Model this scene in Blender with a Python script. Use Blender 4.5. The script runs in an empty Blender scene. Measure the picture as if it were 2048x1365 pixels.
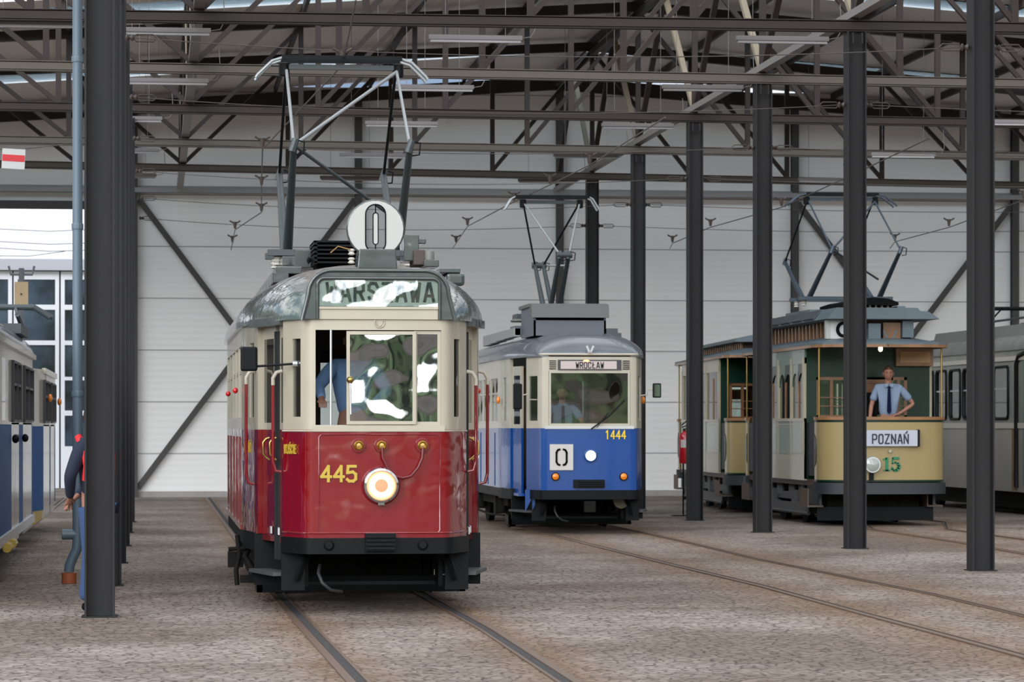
import bpy, bmesh, math, random
from mathutils import Vector, Matrix
random.seed(7)
S = bpy.context.scene
COL = S.collection
# ------------------------------------------------------------------ camera, world, exposure
FPX = 6200.0                       # focal length in pixels of a 2048 px wide frame
YAW = math.atan(714 / FPX)         # the camera looks a little to the right of the hall's axis (+Y)
FW = Vector((math.sin(YAW), math.cos(YAW), 0)); RT = Vector((math.cos(YAW), -math.sin(YAW), 0))
HZ = 853.0; EYE = 1.6
cam = bpy.data.cameras.new('camera'); co = bpy.data.objects.new('camera', cam); COL.objects.link(co)
co.location = (0, 0, EYE); co.rotation_euler = (math.pi / 2, 0, -YAW)
cam.sensor_width = 36; cam.lens = 36 * FPX / 2048; cam.shift_y = (HZ - 682.5) / 2048
cam.clip_start = .5; cam.clip_end = 500
cam.dof.use_dof = True; cam.dof.focus_distance = 27.5; cam.dof.aperture_fstop = 7.0
S.camera = co
S.view_settings.view_transform = 'Standard'; S.view_settings.look = 'None'
S.view_settings.exposure = 0.30; S.view_settings.gamma = 1.0; S.view_settings.use_curve_mapping = False
def P(px, py, d):                  # world point seen at a pixel of the photograph, at a depth
    v = FW * d + RT * ((px - 1024) / FPX * d); v.z = EYE + (HZ - py) / FPX * d; return v
def G(px, py, z=0.0):              # ground point under a pixel
    p = P(px, py, FPX * (EYE - z) / (py - HZ)); p.z = z; return p
def PX(px, Y, z=0.0):              # the point of the plane y = Y seen in pixel column px
    k = (px - 1024) / FPX; d = Y / (FW.y + RT.y * k); v = FW * d + RT * (k * d); v.z = z; return v

W = bpy.data.worlds.new('world'); S.world = W; W.use_nodes = True
nt = W.node_tree; nt.nodes.clear()
def nd(t, typ, **k):
    n = t.nodes.new(typ)
    for a, b in k.items():
        if a.startswith('i_'):
            n.inputs[a[2:].replace('_', ' ')].default_value = b
        else: setattr(n, a, b)
    return n
tc = nd(nt, 'ShaderNodeTexCoord'); sx = nd(nt, 'ShaderNodeSeparateXYZ')
nt.links.new(tc.outputs['Generated'], sx.inputs[0])
mp = nd(nt, 'ShaderNodeMapping'); mp.inputs['Scale'].default_value = (1, 1, 2.2)
nt.links.new(tc.outputs['Generated'], mp.inputs['Vector'])
nz = nd(nt, 'ShaderNodeTexNoise'); nz.inputs['Scale'].default_value = 2.6; nz.inputs['Detail'].default_value = 6
nt.links.new(mp.outputs[0], nz.inputs['Vector'])
cr = nd(nt, 'ShaderNodeValToRGB'); e = cr.color_ramp.elements
e[0].position = .40; e[0].color = (.16, .22, .32, 1); e[1].position = .58; e[1].color = (1.0, 1.0, 1.0, 1)
nt.links.new(nz.outputs[0], cr.inputs[0])
nz2 = nd(nt, 'ShaderNodeTexNoise'); nz2.inputs['Scale'].default_value = 14; nz2.inputs['Detail'].default_value = 8
nt.links.new(tc.outputs['Generated'], nz2.inputs['Vector'])
cr2 = nd(nt, 'ShaderNodeValToRGB'); e = cr2.color_ramp.elements
e[0].position = .40; e[0].color = (.012, .016, .012, 1); e[1].position = .62; e[1].color = (.055, .075, .045, 1)
nt.links.new(nz2.outputs[0], cr2.inputs[0])
# tree line: elevation + noise against a threshold
ma = nd(nt, 'ShaderNodeMath', operation='MULTIPLY_ADD'); ma.inputs[1].default_value = -.16
nz3 = nd(nt, 'ShaderNodeTexNoise'); nz3.inputs['Scale'].default_value = 6; nz3.inputs['Detail'].default_value = 8
nt.links.new(tc.outputs['Generated'], nz3.inputs['Vector']); nt.links.new(nz3.outputs[0], ma.inputs[0]); nt.links.new(sx.outputs[2], ma.inputs[2])
cr3 = nd(nt, 'ShaderNodeValToRGB'); e = cr3.color_ramp.elements
e[0].position = .010; e[0].color = (0, 0, 0, 1); e[1].position = .03; e[1].color = (1, 1, 1, 1)
nt.links.new(ma.outputs[0], cr3.inputs[0])
mx = nd(nt, 'ShaderNodeMix', data_type='RGBA')
nt.links.new(cr3.outputs[0], mx.inputs[0]); nt.links.new(cr2.outputs[0], mx.inputs[6]); nt.links.new(cr.outputs[0], mx.inputs[7])
# below the horizon: grey paving
cr4 = nd(nt, 'ShaderNodeValToRGB'); e = cr4.color_ramp.elements
e[0].position = .0; e[0].color = (0, 0, 0, 1); e[1].position = .004; e[1].color = (1, 1, 1, 1)
nt.links.new(sx.outputs[2], cr4.inputs[0])
mx2 = nd(nt, 'ShaderNodeMix', data_type='RGBA'); mx2.inputs[6].default_value = (.22, .2, .18, 1)
nt.links.new(cr4.outputs[0], mx2.inputs[0]); nt.links.new(mx.outputs[2], mx2.inputs[7])
# glow added to the sky low behind the camera to brighten the hall
dp_ = nd(nt, 'ShaderNodeVectorMath', operation='DOT_PRODUCT'); dp_.inputs[1].default_value = Vector((-.50, -1, .17)).normalized()
nt.links.new(tc.outputs['Generated'], dp_.inputs[0])
gl_ = nd(nt, 'ShaderNodeMapRange', interpolation_type='SMOOTHSTEP'); gl_.inputs[1].default_value = .62; gl_.inputs[2].default_value = .97; gl_.inputs[3].default_value = 1.0; gl_.inputs[4].default_value = 5.6
nt.links.new(dp_.outputs['Value'], gl_.inputs[0])
vs_ = nd(nt, 'ShaderNodeVectorMath', operation='SCALE'); nt.links.new(mx.outputs[2], vs_.inputs[0]); nt.links.new(gl_.outputs[0], vs_.inputs['Scale'])
nt.links.new(vs_.outputs[0], mx2.inputs[7])
bg = nd(nt, 'ShaderNodeBackground'); bg.inputs['Strength'].default_value = 1.5
ow = nd(nt, 'ShaderNodeOutputWorld')
nt.links.new(mx2.outputs[2], bg.inputs[0]); nt.links.new(bg.outputs[0], ow.inputs[0])
# ------------------------------------------------------------------ materials
MATS = {}
def mat(name, col, rough=.6, metal=0., bump=0., bscale=8., var=.0, vscale=3., spec=.5, coat=0., emit=None, estr=0., stretch=None, bdist=.02):
    if name in MATS: return MATS[name]
    m = bpy.data.materials.new(name); m.use_nodes = True; t = m.node_tree; b = t.nodes['Principled BSDF']
    b.inputs['Base Color'].default_value = (*col, 1); b.inputs['Roughness'].default_value = rough
    b.inputs['Metallic'].default_value = metal; b.inputs['Specular IOR Level'].default_value = spec
    b.inputs['Coat Weight'].default_value = coat; b.inputs['Coat Roughness'].default_value = .04
    tcn = nd(t, 'ShaderNodeTexCoord'); vec = tcn.outputs['Object']
    if stretch:
        mpn = nd(t, 'ShaderNodeMapping'); mpn.inputs['Scale'].default_value = stretch
        t.links.new(vec, mpn.inputs['Vector']); vec = mpn.outputs[0]
    if var > 0:
        n = nd(t, 'ShaderNodeTexNoise'); n.inputs['Scale'].default_value = vscale; n.inputs['Detail'].default_value = 6
        t.links.new(vec, n.inputs['Vector'])
        r = nd(t, 'ShaderNodeValToRGB'); el = r.color_ramp.elements
        el[0].position = .3; el[0].color = (*[c * (1 - var) for c in col], 1)
        el[1].position = .7; el[1].color = (*[min(1, c * (1 + var)) for c in col], 1)
        t.links.new(n.outputs[0], r.inputs[0]); t.links.new(r.outputs[0], b.inputs['Base Color'])
    if bump > 0:
        n = nd(t, 'ShaderNodeTexNoise'); n.inputs['Scale'].default_value = bscale; n.inputs['Detail'].default_value = 2
        t.links.new(vec, n.inputs['Vector'])
        bp = nd(t, 'ShaderNodeBump'); bp.inputs['Strength'].default_value = bump; bp.inputs['Distance'].default_value = bdist
        t.links.new(n.outputs[0], bp.inputs['Height']); t.links.new(bp.outputs[0], b.inputs['Normal'])
        t.links.new(bp.outputs[0], b.inputs['Coat Normal'])
    if emit:
        b.inputs['Emission Color'].default_value = (*emit, 1); b.inputs['Emission Strength'].default_value = estr
    MATS[name] = m; return m
def glass(name, tint=(.9, .95, .93), bump=0., bscale=2., refl=.10, bdist=.02, ior=1.5):
    if name in MATS: return MATS[name]
    m = bpy.data.materials.new(name); m.use_nodes = True; t = m.node_tree; t.nodes.clear()
    o = nd(t, 'ShaderNodeOutputMaterial'); tr = nd(t, 'ShaderNodeBsdfTransparent'); tr.inputs[0].default_value = (*tint, 1)
    gl = nd(t, 'ShaderNodeBsdfGlossy'); gl.inputs['Roughness'].default_value = .02
    fr = nd(t, 'ShaderNodeFresnel'); fr.inputs['IOR'].default_value = ior
    ad = nd(t, 'ShaderNodeMath', operation='ADD'); ad.inputs[1].default_value = refl; ad.use_clamp = True
    t.links.new(fr.outputs[0], ad.inputs[0]); mxx = nd(t, 'ShaderNodeMixShader')
    t.links.new(ad.outputs[0], mxx.inputs[0]); t.links.new(tr.outputs[0], mxx.inputs[1]); t.links.new(gl.outputs[0], mxx.inputs[2])
    t.links.new(mxx.outputs[0], o.inputs[0])
    if bump:
        tcn = nd(t, 'ShaderNodeTexCoord'); n = nd(t, 'ShaderNodeTexNoise'); n.inputs['Scale'].default_value = bscale; n.inputs['Detail'].default_value = 1
        t.links.new(tcn.outputs['Object'], n.inputs['Vector']); bp = nd(t, 'ShaderNodeBump'); bp.inputs['Strength'].default_value = bump; bp.inputs['Distance'].default_value = bdist
        t.links.new(n.outputs[0], bp.inputs['Height']); t.links.new(bp.outputs[0], gl.inputs['Normal'])
    MATS[name] = m; return m

RED = mat('red_paint', (.175, .0015, .0055), .16, coat=1., bump=.55, bscale=2.6, bdist=.04)
CREAM = mat('cream_paint', (.40, .36, .275), .3, coat=.5, var=.06, vscale=2, bump=.05)
CREAM2 = mat('pale_cream_paint', (.45, .415, .325), .3, coat=.5, var=.05)
BLUE = mat('blue_paint', (.001, .050, .23), .25, coat=.45, bump=.15, bscale=2.5)
DKBLUE = mat('dark_blue_paint', (.002, .07, .22), .45, spec=.2)
ROOFG = mat('green_grey_roof_paint', (.034, .045, .041), .3, coat=.8, var=.2, vscale=4, bump=.25, bscale=5)
ROOFT = mat('dusty_roof_paint', (.07, .10, .085), .22, coat=.9, bump=.35, bscale=7)
def dusty(m, col, lo=.80, hi=.97):
    t = m.node_tree; b = t.nodes['Principled BSDF']; g = nd(t, 'ShaderNodeNewGeometry'); s_ = nd(t, 'ShaderNodeSeparateXYZ'); t.links.new(g.outputs['Normal'], s_.inputs[0])
    n = nd(t, 'ShaderNodeTexNoise'); n.inputs['Scale'].default_value = 5; a = nd(t, 'ShaderNodeMath', operation='MULTIPLY_ADD'); a.inputs[1].default_value = .14; t.links.new(n.outputs[0], a.inputs[0]); t.links.new(s_.outputs[2], a.inputs[2])
    r = nd(t, 'ShaderNodeMapRange'); r.inputs[1].default_value = lo + .07; r.inputs[2].default_value = hi + .07; t.links.new(a.outputs[0], r.inputs[0])
    x = nd(t, 'ShaderNodeMix', data_type='RGBA'); x.inputs[6].default_value = b.inputs['Base Color'].default_value; x.inputs[7].default_value = (*col, 1); t.links.new(r.outputs[0], x.inputs[0]); t.links.new(x.outputs[2], b.inputs['Base Color'])
    iv = nd(t, 'ShaderNodeMapRange'); iv.inputs[3].default_value = .9; iv.inputs[4].default_value = .05; t.links.new(r.outputs[0], iv.inputs[0]); t.links.new(iv.outputs[0], b.inputs['Coat Weight'])
    ro = nd(t, 'ShaderNodeMapRange'); ro.inputs[3].default_value = .22; ro.inputs[4].default_value = .8; t.links.new(r.outputs[0], ro.inputs[0]); t.links.new(ro.outputs[0], b.inputs['Roughness'])
dusty(ROOFT, (.16, .135, .115))
ROOFB = mat('blue_grey_roof_paint', (.10, .115, .13), .35, coat=.6, var=.12)
ROOFD = mat('roof_dust', (.22, .205, .185), .7, var=.15)
BLACK = mat('black_enamel', (.004, .005, .006), .45, spec=.14, bump=.1)
BLACKM = mat('matt_black', (.004, .004, .004), .8, spec=.1)
UNDER = mat('underframe_grime', (.009, .008, .007), .75, var=.4, vscale=6, spec=.15)
RUBBER = mat('black_rubber', (.007, .007, .008), .5, spec=.3)
STEEL = mat('column_steel_paint', (.022, .021, .021), .55, spec=.2, var=.06, vscale=1.5)
TRUSS = mat('truss_steel_paint', (.032, .023, .020), .6, spec=.25, var=.06)
WSTEEL = mat('wall_frame_steel', (.07, .064, .06), .6, spec=.3)
PANG = mat('pantograph_grey', (.045, .058, .06), .45, metal=.1)
PANL = mat('pantograph_light_grey', (.33, .35, .35), .4, metal=.4)
CHROME = mat('chrome', (.42, .42, .43), .12, metal=1.)
BRASS = mat('brass', (.42, .28, .09), .3, metal=1.)
ALU = mat('aluminium', (.6, .62, .63), .35, metal=.8)
WHITE = mat('white_paint', (.52, .52, .50), .4)
YELLOW = mat('gilt_yellow', (.46, .31, .03), .35)
WOOD = mat('varnished_wood', (.17, .075, .028), .35, coat=.4, var=.25, vscale=5, stretch=(1, 1, .15))
DWOOD = mat('dark_brown_panel', (.05, .022, .014), .5, var=.2)
GREEN = mat('dark_green_paint', (.002, .022, .012), .3, coat=.3, spec=.3)
GLASS = glass('window_glass')
GLASSW = glass('old_wavy_windscreen_glass', bump=.75, bscale=2.1, refl=.17, bdist=.09)
GLASSM = glass('windscreen_glass', bump=.5, bscale=1.6, refl=.05, bdist=.06)
LAMP = mat('lit_lamp_glass', (.1, .07, .05), .6, spec=.05, emit=(1, .74, .45), estr=2.0)
LAMPH = mat('lit_lamp_centre', (.1, .06, .04), .6, spec=.05, emit=(1, .5, .27), estr=.75)
AMBER = mat('amber_lens', (.8, .22, .01), .25, coat=.5)
REDL = mat('red_lens', (.6, .01, .01), .25, coat=.5)
SKIN = mat('skin', (.30, .14, .09), .6)
HAIR = mat('dark_hair', (.05, .032, .022), .8, spec=.2)
SHIRT = mat('pale_blue_shirt', (.19, .25, .34), .85)
NAVY = mat('navy_cloth', (.012, .02, .05), .9)
JEANS = mat('blue_denim', (.03, .06, .14), .9)

# ------------------------------------------------------------------ mesh helpers
class MB:
    def __init__(s): s.v = []; s.f = []
    def add(s, vs, fs):
        n = len(s.v); s.v += [tuple(v) for v in vs]; s.f += [tuple(i + n for i in f) for f in fs]; return s
    def box(s, x0, x1, y0, y1, z0, z1):
        return s.add([(x, y, z) for z in (z0, z1) for y in (y0, y1) for x in (x0, x1)],
                     [(0, 2, 3, 1), (4, 5, 7, 6), (0, 1, 5, 4), (2, 6, 7, 3), (0, 4, 6, 2), (1, 3, 7, 5)])
    def bar(s, a, b, w, h=None, up=(0, 0, 1)):
        a = Vector(a); b = Vector(b); h = w if h is None else h; d = (b - a).normalized(); up = Vector(up)
        if abs(d.dot(up)) > .999: up = Vector((0, 1, 0))
        r = d.cross(up).normalized(); u = r.cross(d).normalized(); o = []
        for q in (a, b):
            for i, j in ((-1, -1), (1, -1), (1, 1), (-1, 1)): o.append(q + r * (i * w / 2) + u * (j * h / 2))
        return s.add(o, [(3, 2, 1, 0), (4, 5, 6, 7), (0, 1, 5, 4), (1, 2, 6, 5), (2, 3, 7, 6), (3, 0, 4, 7)])
    def tube(s, pts, r, n=8, closed=False):
        pts = [Vector(p) for p in pts]; m = len(pts); rr = r if isinstance(r, (list, tuple)) else [r] * m
        prev = None; vs = []
        for i, p in enumerate(pts):
            if closed: d = pts[(i + 1) % m] - pts[i - 1]
            else: d = pts[min(i + 1, m - 1)] - pts[max(i - 1, 0)]
            d.normalize()
            if prev is None:
                prev = d.cross(Vector((0, 0, 1)))
                if prev.length < .05: prev = d.cross(Vector((1, 0, 0)))
            u = (prev - d * prev.dot(d)).normalized(); prev = u; w = d.cross(u)
            for k in range(n):
                a = 2 * math.pi * k / n; vs.append(p + (u * math.cos(a) + w * math.sin(a)) * rr[i])
        fs = []
        for i in range(m if closed else m - 1):
            j = (i + 1) % m
            for k in range(n): fs.append((i * n + k, i * n + (k + 1) % n, j * n + (k + 1) % n, j * n + k))
        if not closed: fs += [tuple(range(n))[::-1], tuple((m - 1) * n + k for k in range(n))]
        return s.add(vs, fs)
    def lathe(s, prof, o, axis='z', n=20):      # prof: (r, h) along the axis
        o = Vector(o); vs = []
        for r, h in prof:
            for k in range(n):
                a = 2 * math.pi * k / n; c, d = r * math.cos(a), r * math.sin(a)
                vs.append(o + Vector({'z': (c, d, h), 'y': (c, h, d), 'x': (h, c, d)}[axis]))
        m = len(prof); fs = [(i * n + k, i * n + (k + 1) % n, (i + 1) * n + (k + 1) % n, (i + 1) * n + k) for i in range(m - 1) for k in range(n)]
        fs += [tuple(range(n))[::-1], tuple((m - 1) * n + k for k in range(n))]
        return s.add(vs, fs)
    def prism(s, poly, y0, y1, axis='y'):       # poly in (x,z) for axis y, (y,z) for axis x, (x,y) for axis z
        n = len(poly); f = {'y': lambda a, b, h: (a, h, b), 'x': lambda a, b, h: (h, a, b), 'z': lambda a, b, h: (a, b, h)}[axis]
        vs = [f(a, b, y0) for a, b in poly] + [f(a, b, y1) for a, b in poly]
        return s.add(vs, [tuple(range(n)), tuple(range(2 * n - 1, n - 1, -1))] + [(i, i + n, (i + 1) % n + n, (i + 1) % n) for i in range(n)])
    def shell(s, pts, zs, keep=None, th=.03, closed=True, side=1):
        n = len(pts); m = len(zs); V = [Vector(p) for p in pts]; inn = []
        for i in range(n):
            a = V[i - 1] if (closed or i) else V[i]; b = V[(i + 1) % n] if (closed or i < n - 1) else V[i]
            nrm = Vector((0, 0))
            for q, w in ((a, V[i]), (V[i], b)):
                e_ = w - q
                if e_.length > 1e-6: e_.normalize(); nrm += Vector((-e_.y, e_.x)) * side
            inn.append(V[i] + nrm.normalized() * th)
        vs = [(*V[i], z) for z in zs for i in range(n)] + [(*inn[i], z) for z in zs for i in range(n)]
        N = n * m; ns = n if closed else n - 1
        K = {(i, j): (keep is None or keep(i, j)) for i in range(ns) for j in range(m - 1)}
        fs = []
        def k(i, j):
            if closed: i %= n
            return K.get((i, j), False)
        for (i, j), ok in K.items():
            if not ok: continue
            i2 = (i + 1) % n; a, b, c, d = j * n + i, j * n + i2, (j + 1) * n + i2, (j + 1) * n + i
            fs.append((a, b, c, d)); fs.append((d + N, c + N, b + N, a + N))
            if not k(i, j - 1): fs.append((a, a + N, b + N, b))
            if not k(i, j + 1): fs.append((d, c, c + N, d + N))
            if not k(i - 1, j): fs.append((a, d, d + N, a + N))
            if not k(i + 1, j): fs.append((b, b + N, c + N, c))
        return s.add(vs, fs)
    def build(s, name, m, parent=None, smooth=None, bevel=0, loc=None, rot=None):
        me = bpy.data.meshes.new(name); me.from_pydata(s.v, [], s.f)
        bm = bmesh.new(); bm.from_mesh(me)
        bmesh.ops.delete(bm, geom=[v for v in bm.verts if not v.link_faces], context='VERTS')
        bmesh.ops.recalc_face_normals(bm, faces=bm.faces); bm.to_mesh(me); bm.free()
        me.materials.append(m)
        if smooth:
            me.shade_smooth(); me.set_sharp_from_angle(angle=math.radians(smooth))
        o = bpy.data.objects.new(name, me); COL.objects.link(o)
        if parent: o.parent = parent
        if loc is not None: o.location = loc
        if rot is not None: o.rotation_euler = rot
        if bevel:
            b = o.modifiers.new('bevel', 'BEVEL'); b.width = bevel; b.segments = 2; b.limit_method = 'ANGLE'
        return o
def tag(o, label=None, cat=None, group=None, kind=None):
    if label: o['label'] = label
    if cat: o['category'] = cat
    if group: o['group'] = group
    if kind: o['kind'] = kind
    return o
def thing(name, label, cat, loc=(0, 0, 0), rz=0, group=None):
    o = bpy.data.objects.new(name, None); COL.objects.link(o); o.location = loc; o.rotation_euler = (0, 0, rz)
    o.empty_display_size = .2
    return tag(o, label, cat, group)
def struct(mb, name, m, **k): return tag(mb.build(name, m, **k), kind='structure')
def bx(name, m, par, *b, **k): return MB().box(*b).build(name, m, par, **k)
# stroke lettering: polylines in a box 0.6 wide and 1 high
GL = {'W': [[(0, 1), (.15, 0), (.3, .75), (.45, 0), (.6, 1)]], 'A': [[(0, 0), (.25, 1), (.35, 1), (.6, 0)], [(.1, .3), (.5, .3)]],
 'R': [[(0, 0), (0, 1), (.42, 1), (.56, .9), (.56, .6), (.42, .5), (0, .5)], [(.3, .5), (.58, 0)]],
 'S': [[(.56, .8), (.45, 1), (.13, 1), (0, .86), (0, .64), (.56, .36), (.56, .14), (.43, 0), (.13, 0), (0, .2)]],
 'Z': [[(0, 1), (.56, 1), (0, 0), (.56, 0)]], 'O': [[(.13, 0), (0, .14), (0, .86), (.13, 1), (.43, 1), (.56, .86), (.56, .14), (.43, 0), (.13, 0)]],
 'C': [[(.56, .75), (.56, .86), (.43, 1), (.13, 1), (0, .86), (0, .14), (.13, 0), (.43, 0), (.56, .14), (.56, .25)]],
 'Ł': [[(.08, 1), (.08, 0), (.56, 0)], [(-.04, .42), (.3, .66)]], 'P': [[(0, 0), (0, 1), (.42, 1), (.56, .88), (.56, .56), (.42, .44), (0, .44)]],
 'N': [[(0, 0), (0, 1), (.56, 0), (.56, 1)]], 'Ń': [[(0, 0), (0, 1), (.56, 0), (.56, 1)], [(.24, 1.14), (.42, 1.32)]],
 'Y': [[(0, 1), (.28, .5), (.56, 1)], [(.28, .5), (.28, 0)]], 'J': [[(.4, 1), (.4, .14), (.3, 0), (.1, 0), (0, .14)]],
 'Ś': [[(.56, .8), (.45, 1), (.13, 1), (0, .86), (0, .64), (.56, .36), (.56, .14), (.43, 0), (.13, 0), (0, .2)], [(.24, 1.1), (.42, 1.26)]],
 'I': [[(.28, 0), (.28, 1)]], 'E': [[(.56, 1), (0, 1), (0, 0), (.56, 0)], [(0, .52), (.45, .52)]],
 '1': [[(.12, .8), (.32, 1), (.32, 0)]], '4': [[(.44, 0), (.44, 1), (0, .3), (.6, .3)]],
 '5': [[(.54, 1), (.06, 1), (.02, .56), (.36, .62), (.55, .46), (.55, .14), (.4, 0), (.13, 0), (0, .12)]],
 '0': [[(.13, 0), (0, .16), (0, .84), (.13, 1), (.43, 1), (.56, .84), (.56, .16), (.43, 0), (.13, 0)]]}
def letters(txt, h, wk=1., gap=.28, t=.14, depth=.004):
    # mesh of stroke letters in the x-z plane, centred on x, facing -y
    mb = MB(); adv = (.6 + gap) * wk * h; x0 = -(adv * len(txt) - gap * wk * h) / 2; k_ = 0
    for i, c in enumerate(txt):
        for pl in GL.get(c, []):
            pts = [Vector((x0 + i * adv + a * wk * h, 0, b * h)) for a, b in pl]
            for a, b in zip(pts, pts[1:]):
                d = (b - a).normalized() * (t * h * .46); k_ += 1; mb.bar(a - d * .9, b + d * .9, depth + .0006 * (k_ % 12), t * h, up=Vector((0, 1, 0)).cross(d))
    return mb
def lbox(pl, o, w): pass
# ------------------------------------------------------------------ the hall
CX, LX = 9.08, -0.45               # the two column rows
FRAMES = [(27.8, 27.4), (33.7, 33.5), (39.8, 39.7), (45.5, 45.9), (51.3, 51.8), (57.4, 58.0), (62.9, 64.2)]
def fy(k, x): a, b = FRAMES[k]; return a + (b - a) * (x - LX) / (CX - LX)
def roofz(x): return 9.6 - .07 * abs(x - CX)
WY = 70.4
# rails as ground polylines, read from the photograph then continued straight to the rear wall
def cont(pts, X, y1=69.5): return [G(*p) for p in pts] + [Vector((X, y1, 0))]
r445 = [[(728, 1396), (700, 1365), (620, 1276), (545, 1190)], [(1202, 1396), (1150, 1365), (990, 1262), (852, 1186)]]
r1444 = [[(2300, 1392), (2048, 1317), (1874, 1270), (1724, 1230), (1524, 1175), (1344, 1132), (1174, 1090), (1068, 1063)], [(2300, 1297), (2048, 1231), (1874, 1190), (1724, 1160), (1524, 1120), (1374, 1085), (1224, 1052)]]
r15 = [[(2300, 1146), (2048, 1110), (1919, 1087), (1739, 1060)], [(2300, 1112), (2048, 1080), (1900, 1060)]]
RAILS = []
T445, T1444 = 1.90 - .05, 6.37 - .25
for pts, X in ((r445[0], 1.13), (r445[1], 2.57), (r1444[0], 5.48), (r1444[1], 6.92)):
    q = [G(*p) for p in pts]; q.append(Vector((X, q[-1].y + 4, 0))); q.append(Vector((X, 69.6, 0))); RAILS.append(q)
for pts, off in ((r15[0], 0), (r15[1], 1)):
    q = [G(*p) for p in pts]; RAILS.append(q)
a0 = RAILS[4][-1]; b0 = RAILS[5][-1]
TX15, TY15 = 12.35, 48.3
for q, o in ((RAILS[4], -.72), (RAILS[5], .72)):
    q.append(Vector((TX15 + o, TY15 + 2.0, 0))); q.append(Vector((TX15 + o, 69.6, 0)))
for X in (-3.4, -1.96, 16.0, 17.44): RAILS.append([Vector((X, 12, 0)), Vector((X, 69.6, 0))])
def rdist(x, y):
    best = 9
    for i, q in enumerate(RAILS[:6]):
        for a, b in zip(q, q[1:]):
            if y < min(a.y, b.y) - 1 or y > max(a.y, b.y) + 1: continue
            dx, dy = b.x - a.x, b.y - a.y; t = max(0, min(1, ((x - a.x) * dx + (y - a.y) * dy) / (dx * dx + dy * dy)))
            dd = math.hypot(x - a.x - t * dx, y - a.y - t * dy); dd = dd * (1.9 if i < 2 else 1.)
            best = min(best, dd)
    return best
gx = [-90, -40, -20] + [-9 + .22 * i for i in range(130)] + [24, 40, 90]
gy = [-60, -20, 5, 12] + [16 + .25 * i for i in range(218)] + [72, 78, 95, 150]
fm = bpy.data.meshes.new('floor'); nx_ = len(gx)
fm.from_pydata([(x, y, 0) for y in gy for x in gx], [], [(j * nx_ + i, j * nx_ + i + 1, (j + 1) * nx_ + i + 1, (j + 1) * nx_ + i) for j in range(len(gy) - 1) for i in range(nx_ - 1)])
at = fm.attributes.new('rust', 'FLOAT', 'POINT')
at.data.foreach_set('value', [math.exp(-(rdist(x, y) / .46) ** 1.4) if -9 <= x <= 20 and 16 <= y <= 70 else 0. for y in gy for x in gx])
m = bpy.data.materials.new('stone_setts'); m.use_nodes = True; t = m.node_tree; b = t.nodes['Principled BSDF']; b.inputs['Roughness'].default_value = .75
b.inputs['Specular IOR Level'].default_value = .3
tcn = nd(t, 'ShaderNodeTexCoord')
wv = nd(t, 'ShaderNodeTexNoise'); wv.inputs['Scale'].default_value = 5; t.links.new(tcn.outputs['Object'], wv.inputs['Vector'])
vm = nd(t, 'ShaderNodeVectorMath', operation='MULTIPLY_ADD'); vm.inputs[1].default_value = (.05, .05, 0)
t.links.new(wv.outputs['Color'], vm.inputs[0]); t.links.new(tcn.outputs['Object'], vm.inputs[2])
vo = nd(t, 'ShaderNodeTexVoronoi', feature='DISTANCE_TO_EDGE'); vo.inputs['Scale'].default_value = 11; vo.inputs['Randomness'].default_value = .9
t.links.new(vm.outputs[0], vo.inputs['Vector'])
vc = nd(t, 'ShaderNodeTexVoronoi'); vc.inputs['Scale'].default_value = 11; vc.inputs['Randomness'].default_value = .9; t.links.new(vm.outputs[0], vc.inputs['Vector'])
cs = nd(t, 'ShaderNodeValToRGB'); el = cs.color_ramp.elements; el[0].color = (.24, .198, .165, 1); el[1].color = (.38, .325, .278, 1)
t.links.new(vc.outputs['Color'], cs.inputs[0])
big = nd(t, 'ShaderNodeTexNoise'); big.inputs['Scale'].default_value = .35; big.inputs['Detail'].default_value = 5; t.links.new(tcn.outputs['Object'], big.inputs['Vector'])
cb = nd(t, 'ShaderNodeValToRGB'); el = cb.color_ramp.elements; el[0].position = .40; el[0].color = (.66, .60, .55, 1); el[1].position = .60; el[1].color = (1.1, 1.1, 1.1, 1)
t.links.new(big.outputs[0], cb.inputs[0])
m1 = nd(t, 'ShaderNodeMix', data_type='RGBA', blend_type='MULTIPLY'); m1.inputs[0].default_value = 1; t.links.new(cs.outputs[0], m1.inputs[6]); t.links.new(cb.outputs[0], m1.inputs[7])
ce = nd(t, 'ShaderNodeValToRGB'); el = ce.color_ramp.elements; el[0].position = .0; el[0].color = (.40, .36, .33, 1); el[1].position = .12; el[1].color = (1, 1, 1, 1)
t.links.new(vo.outputs[0], ce.inputs[0])
m2 = nd(t, 'ShaderNodeMix', data_type='RGBA', blend_type='MULTIPLY'); t.links.new(m1.outputs[2], m2.inputs[6]); t.links.new(ce.outputs[0], m2.inputs[7])
fn = nd(t, 'ShaderNodeTexNoise'); fn.inputs['Scale'].default_value = 7.5; fn.inputs['Detail'].default_value = 3; t.links.new(tcn.outputs['Object'], fn.inputs['Vector'])
fr_ = nd(t, 'ShaderNodeMapRange'); fr_.inputs[1].default_value = .60; fr_.inputs[2].default_value = .68; fr_.inputs[3].default_value = 1; fr_.inputs[4].default_value = .42; t.links.new(fn.outputs[0], fr_.inputs[0])
m4 = nd(t, 'ShaderNodeVectorMath', operation='SCALE'); t.links.new(fr_.outputs[0], m4.inputs['Scale'])
jn = nd(t, 'ShaderNodeTexNoise'); jn.inputs['Scale'].default_value = 4; jn.inputs['Detail'].default_value = 4; t.links.new(tcn.outputs['Object'], jn.inputs['Vector'])
jr = nd(t, 'ShaderNodeMapRange'); jr.inputs[1].default_value = .42; jr.inputs[2].default_value = .62; t.links.new(jn.outputs[0], jr.inputs[0]); t.links.new(jr.outputs[0], m2.inputs[0])
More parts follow.
